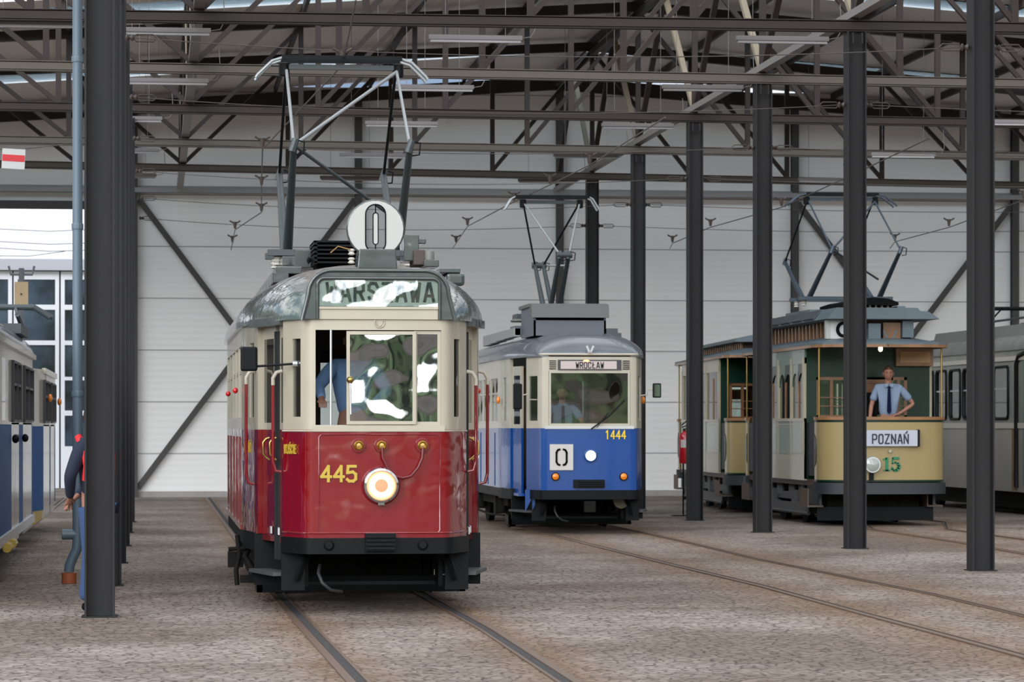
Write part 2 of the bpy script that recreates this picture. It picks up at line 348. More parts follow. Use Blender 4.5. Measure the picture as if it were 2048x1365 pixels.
ra = nd(t, 'ShaderNodeAttribute', attribute_name='rust'); rn = nd(t, 'ShaderNodeTexNoise'); rn.inputs['Scale'].default_value = 1.6; rn.inputs['Detail'].default_value = 6
t.links.new(tcn.outputs['Object'], rn.inputs['Vector']); rm = nd(t, 'ShaderNodeMath', operation='MULTIPLY'); t.links.new(ra.outputs['Fac'], rm.inputs[0]); t.links.new(rn.outputs[0], rm.inputs[1])
rm2 = nd(t, 'ShaderNodeMath', operation='MULTIPLY'); rm2.inputs[1].default_value = 1.55; rm2.use_clamp = True; t.links.new(rm.outputs[0], rm2.inputs[0])
m3 = nd(t, 'ShaderNodeMix', data_type='RGBA'); m3.inputs[7].default_value = (.20, .115, .06, 1)
t.links.new(rm2.outputs[0], m3.inputs[0]); t.links.new(m2.outputs[2], m4.inputs[0]); t.links.new(m4.outputs[0], m3.inputs[6]); t.links.new(m3.outputs[2], b.inputs['Base Color'])
bp = nd(t, 'ShaderNodeBump'); bp.inputs['Strength'].default_value = .8; bp.inputs['Distance'].default_value = .03
br = nd(t, 'ShaderNodeMapRange'); br.inputs[2].default_value = .12; t.links.new(vo.outputs[0], br.inputs[0]); t.links.new(br.outputs[0], bp.inputs['Height']); t.links.new(bp.outputs[0], b.inputs['Normal'])
fm.materials.append(m); fo = bpy.data.objects.new('floor', fm); COL.objects.link(fo); tag(fo, kind='structure')
RAILM = mat('worn_rail_steel', (.15, .10, .07), .5, metal=.3); GROOVE = mat('rail_groove_dirt', (.04, .03, .024), .9)
def strip(q, o0, o1, z0, z1):
    vs = []; n = len(q)
    for i, p in enumerate(q):
        d = (q[min(i + 1, n - 1)] - q[max(i - 1, 0)]).normalized(); nr = Vector((d.y, -d.x, 0))
        for o in (o0, o1):
            for z in (z0, z1): w = p + nr * o; w.z = z; vs.append(w)
    fs = []
    for i in range(n - 1):
        a = 4 * i; b_ = a + 4
        fs += [(a, b_, b_ + 1, a + 1), (a + 2, a + 3, b_ + 3, b_ + 2), (a + 1, b_ + 1, b_ + 3, a + 3), (a, a + 2, b_ + 2, b_)]
    return MB().add(vs, fs + [(0, 1, 3, 2), (4 * n - 4, 4 * n - 2, 4 * n - 1, 4 * n - 3)])
TR = ['under the red and cream tram', 'under the blue and cream tram in the middle', 'under the yellow and green tram', 'under the blue and cream trams at the far left', 'under the pale cream tram at the far right']
for k in range(5):
    tr = thing('tram_track', 'grooved steel tram track running ' + TR[k], 'track', RAILS[2 * k][0] * 1)
    for q, sd in ((RAILS[2 * k], 1), (RAILS[2 * k + 1], -1)):
        q = [p - Vector(tr.location) for p in q]
        strip(q, -.028, .028, .001, .012).build('rail', RAILM, tr)
        strip(q, .028 * sd, (.066 if k else .10) * sd, .0005, .004).build('groove', GROOVE if k else mat('dark_grit', (.035, .032, .032), .8, var=.9, vscale=45), tr)
        strip(q, (.066 if k else .10) * sd, (.084 if k else .122) * sd, .001, .011).build('rail_lip', RAILM, tr)

# rear wall with the gate opening at its left
WALLM = bpy.data.materials.new('wall_panels'); WALLM.use_nodes = True; t = WALLM.node_tree; b = t.nodes['Principled BSDF']; b.inputs['Roughness'].default_value = .5
b.inputs['Base Color'].default_value = (.86, .83, .80, 1)
tcn = nd(t, 'ShaderNodeTexCoord'); sp = nd(t, 'ShaderNodeSeparateXYZ'); t.links.new(tcn.outputs['Object'], sp.inputs[0])
wn = nd(t, 'ShaderNodeMath', operation='MULTIPLY'); wn.inputs[1].default_value = 44; t.links.new(sp.outputs[2], wn.inputs[0])
wsn = nd(t, 'ShaderNodeMath', operation='SINE'); t.links.new(wn.outputs[0], wsn.inputs[0])
bp = nd(t, 'ShaderNodeBump'); bp.inputs['Strength'].default_value = .14; bp.inputs['Distance'].default_value = .008; t.links.new(wsn.outputs[0], bp.inputs['Height']); t.links.new(bp.outputs[0], b.inputs['Normal'])
GX0, GX1, GZ = -14.0, PX(205, WY).x, 6.5
w = MB(); w.box(GX1, 45, WY, WY + .15, .12, 9.3).box(-30, GX0, WY, WY + .15, .12, 9.3).box(GX0, GX1, WY, WY + .15, GZ, 9.3)
struct(w, 'wall_back', WALLM)
SEAM = mat('wall_seam', (.36, .35, .34), .7)
for i in range(8):
    z = 4.49 + (i - 3) * 1.17
    if z < 11: struct(MB().box(GX1, 45, WY - .006, WY + .01, z - .012, z + .012), 'trim_seam', SEAM)
PLINTH = mat('concrete_plinth', (.34, .32, .30), .8, var=.1)
struct(MB().box(GX1, 45, WY - .08, WY + .15, 0, .13), 'trim_plinth', PLINTH)
struct(MB().box(GX0 - .2, GX1 + .3, WY - .2, WY, GZ - .02, GZ + .16), 'trim_lintel', WSTEEL)
struct(MB().box(GX0 - 5, 45, WY - .26, WY - .16, 6.86, 6.97).box(GX0 - 5, 45, WY - .1, WY - .02, 6.86, 7.02), 'trim_girt', mat('girt_grey', (.30, .29, .28), .5))
WC = [PX(p, WY - .15).x for p in (-180, 268, 717, 1120, 1590, 2030, 2480)]
for i, x in enumerate(WC):
    top = roofz(x) - .25
    struct(MB().box(x - .08, x + .08, WY - .22, WY - .2, 0, top).box(x - .08, x + .08, WY - .05, WY - .03, 0, top).box(x - .012, x + .012, WY - .2, WY - .05, 0, top), 'trim_wall_column', WSTEEL)
for a, b_ in ((1, 2), (4, 5)):
    for z0, z1 in ((.2, 6.75), (6.75, .2)):
        struct(MB().bar((WC[a] + .08, WY - .12, z0), (WC[b_] - .08, WY - .12 - (.03 if z0 < 1 else -.03), z1), .04, .13), 'trim_wall_brace', WSTEEL)
# gable beam under the roof at the rear wall
for sgn, xe in ((-1, -30), (1, 45)):
    struct(MB().bar((CX, WY - .35, 9.42), (xe, WY - .35, 9.42 - .07 * abs(xe - CX)), .16, .3), 'trim_gable_beam', TRUSS)

# roof deck with strips of rooflight, purlins
DECK = mat('roof_deck', (.74, .68, .65), .6, bump=.6, bscale=1, stretch=(26, .05, .05), bdist=.02)
SKY = glass('rooflight_sheet', (.86, .94, .98), refl=.0, ior=1.02)
cuts = [(55.0, 56.3), (65.0, 66.5)]
y = 54.0; seg = []
for a, b_ in cuts: seg.append((y, a)); y = b_
seg.append((y, WY))
n = 0
for sgn, xe in ((-1, -30), (1, 45)):
    za, zb = roofz(CX) + .12, roofz(xe) + .12
    for a, b_ in seg:
        struct(MB().prism([(CX, za), (xe, zb), (xe, zb + .1), (CX, za + .1)], a, b_), 'ceiling', DECK)
    for a, b_ in cuts:
        n += 1; struct(MB().prism([(CX, za + .03), (xe, zb + .03), (xe, zb + .06), (CX, za + .06)], a, b_), 'window_rooflight_%d' % n, SKY)
for i in range(-7, 15):
    x = CX + 2.13 * i
    if x < -8 or x > 24: continue
    z = roofz(x) + .04; struct(MB().box(x - .035, x + .035, 54.1, WY - .4, z - .08, z + .06), 'trim_purlin', TRUSS)

# cross trusses
ORD = ['nearest', 'second', 'third', 'fourth', 'fifth', 'sixth', 'farthest']
NX = [CX + 2.13 * i for i in range(-7, 7)]
for k in range(7):
    o = Vector((CX, fy(k, CX), 0)); t_ = thing('roof_truss', 'brown steel roof truss spanning the hall, %s from the camera' % ORD[k], 'roof truss', o, 0, 'steel roof trusses of the hall')
    def q(x, z): return Vector((x - CX, fy(k, x) - o.y, z))
    xa, xb = NX[0], NX[-1]
    c = MB()
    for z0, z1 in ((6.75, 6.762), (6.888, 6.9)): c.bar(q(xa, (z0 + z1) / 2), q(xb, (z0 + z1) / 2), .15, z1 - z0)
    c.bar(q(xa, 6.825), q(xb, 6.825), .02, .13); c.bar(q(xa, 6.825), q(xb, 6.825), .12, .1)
    c.build('bottom_chord', TRUSS if k in (2, 4) else mat('chord_lit_tone', (.085, .068, .052), .6), t_)  # lighter beige chords: uneven light on the steel painted into the colour
    for xe in (xa, xb):
        MB().bar(q(CX, roofz(CX) - .06), q(xe, roofz(xe) - .06), .15, .18).build('top_chord', TRUSS, t_)
    for i, x in enumerate(NX):
        if abs(x - CX) > .1 or 1: MB().bar(q(x, 6.9), q(x, roofz(x) - .14), .09).build('vertical', TRUSS, t_)
        if i < len(NX) - 1:
            x2 = NX[i + 1]
            up = (CX - 9 < x < CX - .1)
            p0, p1 = (q(x, 6.9), q(x2, roofz(x2) - .15)) if up else (q(x, roofz(x) - .15), q(x2, 6.9))
            MB().bar(p0, p1, .075).build('diagonal', TRUSS, t_)
# trusses along the hall
YW = mat('primer_beige_steel', (.24, .20, .14), .6)
for X, w_ in ((CX, 'over the right row of columns'), (NX[3], 'left of the red and cream tram')):
    t_ = thing('ridge_truss', 'long steel truss running down the hall, ' + w_, 'roof truss', (X, 27, 0), 0)
    def q(y, z): return (0, y - 27, z)
    MB().bar(q(27, 6.98), q(WY - .4, 6.98), .14, .1).build('bottom_chord', mat('light_steel', (.2, .185, .175), .5), t_)
    MB().bar(q(27, roofz(X) - .2), q(WY - .4, roofz(X) - .2), .12).build('top_chord', TRUSS, t_)
    ys = [fy(k, X) for k in range(7)] + [WY - .4]
    for a, b_ in zip(ys, ys[1:]):
        m_ = (a + b_) / 2
        MB().bar(q(a + .1, 7.0), q(m_, roofz(X) - .25), .09).build('web', YW, t_); MB().bar(q(m_, roofz(X) - .25), q(b_ - .1, 7.0), .09).build('web', TRUSS, t_)

# columns: H sections, flanges to the sides
def column(x, y, h, label, group):
    t_ = thing('steel_column', label, 'column', (x, y, 0), 0, group)
    MB().box(-.125, -.108, -.13, .13, .012, h).box(.108, .125, -.13, .13, .012, h).box(-.108, .108, -.008, .008, .012, h).build('shaft', STEEL, t_)
    bx('base_plate', STEEL, t_, -.15, .15, -.15, .15, 0, .012)
    for s_ in (-1, 1):
        for j in (-1, 1): MB().box(s_ * .06 - .012, s_ * .06 + .012, j * .14 - .02, j * .14 + .02, h - .16, h - .02).build('top_bolt', STEEL, t_)
RY = [33.5, 39.7, 45.9, 51.8, 58.0, 64.2]
RL = ['dark steel column nearest the right edge, in front of the pale cream tram', 'dark steel column before the front of tram 15, left of the sign POZNAŃ', 'dark steel column between the yellow tram and its trailer', 'dark steel column before the trailer, covering part of the red fire extinguisher', 'dark steel column just right of the blue tram with number 1444', 'dark steel column rising behind the roof of the blue tram']
for y, l in zip(RY, RL): column(CX, y, 6.745, l, 'right row of hall columns')
LL = ['thick dark steel column in the left foreground, hiding a man', 'second dark steel column of the left row, a sliver beside the nearest one', 'third dark steel column of the left row, showing as a thin sliver', 'fourth dark steel column of the left row, showing as a thin sliver', 'fifth dark steel column of the left row, a thin line behind the others', 'sixth dark steel column of the left row, a thin line behind the others']
for y, l in zip((26.2, 31.35, 36.5, 41.7, 46.9, 52.1), LL): column(LX - .01, y, 6.745, l, 'left row of hall columns')

# rain pipe beside the left column
PIPE = mat('grey_blue_pipe', (.11, .155, .19), .4)
rp = P(155, 1168, 31.5); rp.z = 0
t_ = thing('rain_pipe', 'tall grey-blue rain pipe with an orange socket beside the left foreground column', 'pipe', rp)
MB().tube([(0, 0, 6.9), (0, 0, .42), (-.01, 0, .34), (-.05, 0, .26), (-.08, 0, .18), (-.085, 0, .12)], .052, 14).build('pipe', PIPE, t_, smooth=50)
MB().lathe([(.055, 0), (.075, .002), (.075, .11), (.055, .112)], (-.085, 0, .0), 'z', 16).build('socket', mat('orange_clay', (.35, .09, .03), .6), t_, smooth=50)
MB().lathe([(.03, -.16), (.055, -.155), (.055, -.07), (.05, 0)], (0, 0, .50), 'x', 14).build('inspection_branch', PIPE, t_, smooth=50)
for z in (1.9, 3.6, 5.3): MB().lathe([(.058, z), (.06, z + .01), (.06, z + .05), (.058, z + .06)], (0, 0, 0), 'z', 14).build('joint_collar', PIPE, t_)

# fluorescent battens hanging below the trusses
BATT = mat('batten_grey', (.17, .155, .15), .5); BATT2 = mat('batten_tube', (.34, .33, .33), .4)
FIX = [(70, 50, 'far left under the nearest visible truss'), (326, 65, 'right of the left foreground column, highest'), (333, 165, 'right of the left foreground column, second from the top'), (250, 240, 'right of the left foreground column, third from the top'), (252, 303, 'right of the left foreground column, fourth from the top'), (252, 353, 'right of the left foreground column, lowest'),
 (951, 80, 'above the red tram, right of its pantograph, highest'), (866, 178, 'right of the red tram pantograph, second from the top'), (803, 250, 'behind the red tram pantograph'), (745, 313, 'above the round route disc of the red tram'), (700, 358, 'above the red tram, lowest of its line'),
 (1565, 82, 'between two right columns, highest'), (1405, 178, 'above the fourth right column'), (1275, 254, 'above the fifth right column'), (1172, 313, 'above the blue tram pantograph'), (1095, 363, 'just above the blue tram pantograph'),
 (2030, 247, 'at the right edge of the frame'), (1806, 312, 'above the yellow tram, between the last two columns'), (1655, 362, 'just above the yellow tram pantograph')]
for px, py, l in FIX:
    d = FPX * 5.12 / (HZ - py); p = P(px, py, d); hh = roofz(p.x) - p.z + .13
    t_ = thing('batten_lamp', 'unlit batten lamp under the roof, ' + l, 'lamp', p, 0, 'unlit batten lamps under the roof')
    MB().box(-.62, .62, -.05, .05, .0, .06).build('housing', BATT, t_)
    MB().box(-.60, .60, -.035, .035, -.035, 0).build('diffuser', BATT2, t_)
    for s_ in (-.4, .4): MB().tube([(s_, 0, .06), (s_, 0, hh)], .004, 5).build('hanger', BATT, t_)
    MB().tube([(.62, 0, .03), (.74, 0, .05), (.8, 0, .16), (.78, 0, .5)], .006, 5).build('cable', BATT, t_)

# overhead line: span wires with turnbuckles, contact wires with clamps
WIRE = mat('wire', (.10, .085, .075), .5, metal=.5); RUSTB = mat('brown_insulator', (.05, .036, .027), .5)
SW = [('left', LX), ('right', CX)]
for k in range(1, 7):
    ya, yb = fy(k, LX), RY[k - 1]
    t_ = thing('span_wire', 'thin steel span wire crossing the hall, %s from the camera' % ORD[k - 1], 'wire', (0, ya, 5.8), 0, 'span wires between the column rows')
    def sag(x0, x1, y0, y1, n=14, s_=.16): return [(x0 + (x1 - x0) * i / n, (y0 + (y1 - y0) * i / n) - ya, -s_ * 4 * (i / n) * (1 - i / n)) for i in range(n + 1)]
    MB().tube(sag(LX + .13, CX - .13, ya, yb), .006, 5).build('wire', WIRE, t_)
    MB().tube(sag(CX + .13, CX + 11, yb, yb, s_=.1), .006, 5).build('wire', WIRE, t_)
    for x0, dr in ((LX + .13, 1), (CX - .13, -1), (CX + .13, 1)):
        yy = (ya if x0 < 5 else yb) - ya
        MB().tube([(x0 + dr * .08, yy, .0), (x0 + dr * .12, yy, .03), (x0 + dr * .3, yy, .03), (x0 + dr * .34, yy, -.01), (x0 + dr * .3, yy, -.045), (x0 + dr * .12, yy, -.045)], .009, 6, closed=True).build('turnbuckle', RUSTB, t_)
        MB().lathe([(.015, 0), (.045, .02), (.02, .05), (.04, .08), (.012, .1)], (x0 + (0 if dr > 0 else -.1), yy, -.005), 'x', 10).build('insulator', RUSTB, t_)
def cwire(label, pts, clampz=0):
    q = [P(px, py, d) for px, py, d in pts]; o = q[0] * 1
    t_ = thing('contact_wire', label, 'wire', o); q = [p - o for p in q]
    MB().tube(q, .009, 6).build('wire', WIRE, t_)
    for p in q[1:-1] if len(q) > 2 else []:
        p = Vector(p)
        MB().tube([p + Vector((-.10, 0, .17)), p + Vector((-.03, 0, .13)), p + Vector((.03, 0, .13)), p + Vector((.10, 0, .17))], .016, 6).tube([p + Vector((0, 0, .15)), p + Vector((0, 0, .02))], [.04, .02], 8).build('clamp', RUSTB, t_)
    return t_
cwire('overhead contact wire zigzagging to the rear above the red and cream tram', [(712, 0, 25.5), (685, 130, 32.2), (525, 299, 41.4), (523, 373, 47.8), (523, 425, 53.6), (470, 460, 58.4), (465, 487, 62.7), (462, 500, 65)])
cwire('overhead contact wire running to the rear above the blue tram 1444', [(1330, 235, 37.1), (1180, 330, 43.9), (1100, 370, 47.5), (1028, 404, 51), (935, 453, 57.3), (912, 487, 62.7), (905, 497, 64.4)])
cwire('overhead contact wire running to the rear past the trailer', [(1860, 276, 39.8), (1700, 352, 45.8), (1563, 415, 52.4), (1421, 455, 57.6), (1345, 487, 62.7), (1340, 497, 64.4)])
cwire('overhead contact wire above the pale cream tram at the right', [(2300, 330, 43.9), (2048, 400, 50.6), (1898, 455, 57.6), (1790, 484, 62), (1780, 497, 64.4)])
# red and white line plate on the left
pt = P(27, 318, 42.0)
t_ = thing('line_marker', 'square white plate with a red band hanging from a wire at the left edge', 'sign', pt, 0)
MB().box(-.155, .155, -.006, .006, -.135, .135).build('plate', WHITE, t_, rot=(0, math.radians(3), 0))
MB().box(-.15, .15, -.010, -.0062, -.035, .055).build('red_band', mat('signal_red', (.55, .01, .02), .4), t_, rot=(0, math.radians(3), 0))
MB().tube([(-.7, 0, .13), (-.15, 0, .13)], .006, 5).tube([(.15, 0, .14), (.7, 0, .2)], .006, 5).build('wire', WIRE, t_)

# the yard and the hall opposite, seen through the gate
FYD = 79.5
def fx(px): return PX(px, FYD).x
def fz(py, Y=FYD): return EYE + (HZ - py) / FPX * (Y * .985 + 1)
FAC = mat('white_cladding', (.90, .92, .95), .5); FRM = mat('white_door_frame', (.9, .92, .95), .4)
DGL = mat('dark_reflecting_pane', (.045, .065, .09), .12, spec=.6, var=.8, vscale=1.1)
struct(MB().box(-30, 8, FYD, FYD + .3, fz(522), 9.5), 'wall_opposite', FAC)
struct(MB().box(-30, 8, FYD - .25, FYD - .05, fz(544), fz(522)), 'trim_opposite_beam', mat('grey_beam', (.5, .51, .55), .5))
pitch = fx(118) - fx(26) ; dn = 0
zs_ = [fz(v) for v in (976, 893, 832, 822, 762, 755, 692, 683, 622, 612, 562, 546)]
for i in range(-8, 6):
    xl = fx(120) + i * (fx(120) - fx(26)); xr = xl + (fx(120) - fx(26)); dn += 1
    g = .02; f_ = .1
    d_ = MB(); xs = [xl + g, xl + f_ + .02, xr - f_ - .02, xr - g]
    d_.box(xs[0], xs[1], FYD - .06, FYD, zs_[0], zs_[-1]).box(xs[2], xs[3], FYD - .06, FYD, zs_[0], zs_[-1])
    d_.box(xs[1], xs[2], FYD - .06, FYD, zs_[0], zs_[1])
    for a, b_ in ((2, 3), (4, 5), (6, 7), (8, 9), (10, 11)): d_.box(xs[1], xs[2], FYD - .06, FYD, zs_[a], zs_[b_])
    dd = struct(d_, 'door_%d' % dn, FRM)
    bx('glazing', DGL, dd, xs[1], xs[2], FYD - .03, FYD - .02, zs_[1], zs_[-2])
    bx('seal', RUBBER, dd, xr - g, xr + g, FYD - .04, FYD - .01, zs_[0], zs_[-1])
struct(MB().box(-30, 8, FYD - .02, FYD + .3, 0, zs_[0]), 'baseboard_opposite', PLINTH)
# hedge mirrored low in the opposite doors is replaced by a mast with a plate
mp_ = P(43, 900, 73.5); mp_.z = 0
t_ = thing('yard_mast', 'grey mast in the yard outside the gate carrying a beige plate', 'mast', mp_)
MB().tube([(0, 0, 0), (0, 0, 5.35)], .07, 10).build('pole', mat('mast_grey', (.16, .18, .2), .5), t_, smooth=50)
MB().box(-.16, .16, -.12, -.09, 4.45, 5.02).build('plate', mat('beige_plate', (.72, .55, .33), .5), t_)
MB().lathe([(.02, -.16), (.02, -.12)], (0, 0, 4.73), 'y', 8).build('bolt', BLACK, t_)
MB().tube([(-.3, 0, 5.4), (-.25, 0, 5.2), (.25, 0, 5.2), (.3, 0, 5.4)], .03, 8).build('bracket', mat('mast_grey', (.16, .18, .2), .5), t_)
for i, (a, b_) in enumerate((((-10, 458), (210, 458)), ((-10, 483), (210, 485)), ((-10, 496), (210, 500)), ((-10, 512), (130, 503)))):
    A = P(*a, 74); B = P(*b_, 74); t_ = MB().tube([A, (A + B) / 2 + Vector((0, 0, -.06)), B], .008, 5).build('yard_wire', WIRE)
    tag(t_, 'thin overhead wire in the yard seen through the gate, %s from the top' % ORD[i].replace('nearest', 'first'), 'wire', 'yard wires outside the gate')
# ------------------------------------------------------------------ people
def skinmesh(nodes, edges, rad, sub=2):
    me = bpy.data.meshes.new('tmp'); me.from_pydata(nodes, edges, [])
    o = bpy.data.objects.new('tmp', me); COL.objects.link(o); o.modifiers.new('s', 'SKIN').use_smooth_shade = True
    o.modifiers.new('u', 'SUBSURF').levels = sub
    if not me.skin_vertices: me.skin_vertices.new()
    for i, r in enumerate(rad):
        r = r if isinstance(r, tuple) else (r, r); me.skin_vertices[0].data[i].radius = r
    me.skin_vertices[0].data[0].use_root = True
    dg = bpy.context.evaluated_depsgraph_get(); ev = o.evaluated_get(dg); m2 = bpy.data.meshes.new_from_object(ev)
    vs = [tuple(v.co) for v in m2.vertices]; fs = [tuple(p.vertices) for p in m2.polygons]
    bpy.data.objects.remove(o); bpy.data.meshes.remove(me); bpy.data.meshes.remove(m2)
    return vs, fs
def graph(chains, sub=2):
    nodes = []; rad = []; edges = []; idx = {}
    for ch in chains:
        last = None
        for p, r in ch:
            k = tuple(round(c, 4) for c in p)
            if k not in idx: idx[k] = len(nodes); nodes.append(tuple(p)); rad.append(r)
            if last is not None and last != idx[k]: edges.append((last, idx[k]))
            last = idx[k]
    return skinmesh(nodes, edges, rad, sub)
def ellip(c, r, n=14, m=10, fn=None):
    mb = MB(); vs = []
    for j in range(m + 1):
        t_ = math.pi * j / m
        for i in range(n):
            a = 2 * math.pi * i / n; v = Vector((r[0] * math.sin(t_) * math.cos(a), r[1] * math.sin(t_) * math.sin(a), r[2] * math.cos(t_)))
            if fn: v = fn(v)
            vs.append(Vector(c) + v)
    mb.add(vs, [(j * n + i, (j + 1) * n + i, (j + 1) * n + (i + 1) % n, j * n + (i + 1) % n) for j in range(m) for i in range(n)])
    return mb
def person(label, loc, rz, armL, armR, H=1.78, shirt=SHIRT, trous=NAVY, hair=HAIR, tie=True, sleeve=.5, legs=None, cap=None):
    # faces -y before the turn; armL/armR: elbow, wrist, finger direction
    t_ = thing('person', label, 'person', loc, rz); s = H / 1.78; t_.scale = (s, s, s)
    hip = Vector((0, 0, .95)); ch = Vector((0, 0, 1.30)); nk = Vector((0, .015, 1.47)); hd = Vector((0, -.015, 1.655))
    sh = {1: Vector((.175, .01, 1.43)), -1: Vector((-.175, .01, 1.43))}
    legs = legs or {1: [(.09, 0, .90), (.10, -.02, .49), (.10, .02, .09)], -1: [(-.09, 0, .90), (-.11, -.02, .49), (-.12, .02, .09)]}
    chains = [[(hip, .10), (Vector((0, 0, 1.1)), .10), (ch, .11), (nk, .058), (Vector((0, -.005, 1.55)), .052), (Vector((0, -.01, 1.62)), .06)]]
    for sd, (el, wr, fd) in ((1, armR), (-1, armL)):
        el = Vector(el); wr = Vector(wr); fd = Vector(fd).normalized()
        chains.append([(ch, .11), (sh[sd], .052), (sh[sd].lerp(el, .5), .045), (el, .038), (el.lerp(wr, .45), .034), (wr, .024)])
        side = fd.cross(Vector((0, 0, 1)));
        if side.length < .2: side = fd.cross(Vector((0, 1, 0)))
        side.normalize(); cu = fd.cross(side).normalized(); cu = cu if cu.z < 0 else -cu; pm = wr + fd * .06
        chains[-1].append((pm, (.034, .016)))
        for j, ln in enumerate((.068, .078, .072, .055)):
            a = pm + side * ((j - 1.5) * .019) + fd * .025
            chains.append([(pm, (.034, .016)), (a, .0095), (a + fd * ln * .5 + cu * .012, .0085), (a + fd * ln * .8 + cu * .035, .0075)])
        a = wr + fd * .025 + side * .03; chains.append([(wr, .024), (a, .011), (a + fd * .035 + side * .012 + cu * .01, .009)])
    for sd in (1, -1): chains.append([(hip, .10)] + [(Vector(p), r) for p, r in zip(legs[sd], (.07, .05, .035))])
    vs, fs = graph(chains); b = MB(); b.add(vs, fs)
    def face(v):
        if v.y < 0:
            k = -v.y / .1
            if abs(v.x) < .02 and -.045 < v.z < .02: v = Vector((v.x, v.y - .022 * k, v.z))
            if .0 < v.z < .03 and .018 < abs(v.x) < .05: v = Vector((v.x, v.y + .008, v.z))
        if v.z < -.03: v = Vector((v.x * (1 + (v.z + .03) * 2.4), v.y, v.z))
        return v
    e_ = ellip(hd, (.076, .098, .12), 20, 16, face); b.add(e_.v, e_.f)
    for sd in (1, -1):
        e_ = ellip(hd + Vector((sd * .078, .01, -.005)), (.012, .022, .034), 8, 6); b.add(e_.v, e_.f)
    body = b.build('body', SKIN, t_, smooth=60)
    for sd in (1, -1): ellip(hd + Vector((sd * .03, -.086, .018)), (.012, .01, .008), 8, 6).build('eye', mat('eye_dark', (.03, .02, .02), .3), body, smooth=60)
    ellip(hd + Vector((0, -.088, -.062)), (.024, .008, .006), 10, 6).build('mouth', mat('lips', (.36, .12, .10), .5), body, smooth=60)
    def hc(v):
        if v.z > .06: v = Vector((v.x * .96, v.y * .96, v.z * .97))
        if v.z < .045 and v.y < .0: return Vector((v.x * .9, v.y * .82, v.z))
        if v.z < -.055: return Vector((v.x * .8, v.y * .8, -.055 + (v.z + .055) * .3))
        return v
    if cap: ellip(hd + Vector((0, 0, .04)), (.088, .108, .1), 16, 10, lambda v: Vector((v.x, v.y * (1.4 if v.y < 0 and v.z < .02 else 1), max(v.z, 0)))).build('cap', cap, t_, smooth=60)
    ellip(hd + Vector((0, .008, .014)), (.082, .102, .118), 18, 14, hc).build('hair', hair, t_, smooth=60)
    sc = [[(Vector((0, 0, .94)), (.150, .105)), (Vector((0, 0, 1.1)), (.155, .105)), (ch, (.175, .115)), (Vector((0, .01, 1.43)), (.11, .08)), (nk + Vector((0, 0, .015)), .062)]]
    for sd, (el, wr, fd) in ((1, armR), (-1, armL)):
        el = Vector(el); wr = Vector(wr); c_ = [(ch, (.175, .115)), (sh[sd], .075), (sh[sd].lerp(el, .5), .068)]
        if sleeve > .5: c_ += [(el, .056), (el.lerp(wr, .5), .048), (el.lerp(wr, .93), .038)]
        else: c_ += [(sh[sd].lerp(el, .78), .066)]
        sc.append(c_)
    vs, fs = graph(sc); MB().add(vs, fs).build('shirt', shirt, t_, smooth=60)
    tc_ = []
    for sd in (1, -1): tc_.append([(Vector((0, 0, .97)), (.140, .10)), (Vector(legs[sd][0]) + Vector((0, 0, -.06)), .095), (Vector(legs[sd][1]), .068), (Vector(legs[sd][2]), .058)])
    vs, fs = graph(tc_); MB().add(vs, fs).build('trousers', trous, t_, smooth=60)
    for sd in (1, -1):
        a = Vector(legs[sd][2]); vs, fs = graph([[(a + Vector((0, .03, -.04)), .042), (a + Vector((0, -.09, -.045)), .04), (a + Vector((0, -.16, -.055)), .03)]])
        MB().add(vs, fs).build('shoe', BLACKM, t_, smooth=60)
    if tie:
        MB().prism([(-.022, 1.455), (.022, 1.455), (.018, 1.42), (.034, 1.06), (0, 1.02), (-.034, 1.06), (-.018, 1.42)], -.14, -.115).build('tie', mat('navy_tie', (.004, .006, .03), .8, spec=.1), t_)
        for sd in (1, -1): MB().prism([(sd * .01, 1.50), (sd * .075, 1.49), (sd * .055, 1.43), (sd * .012, 1.455)], -.10, -.075).build('collar', shirt, t_)
    return t_

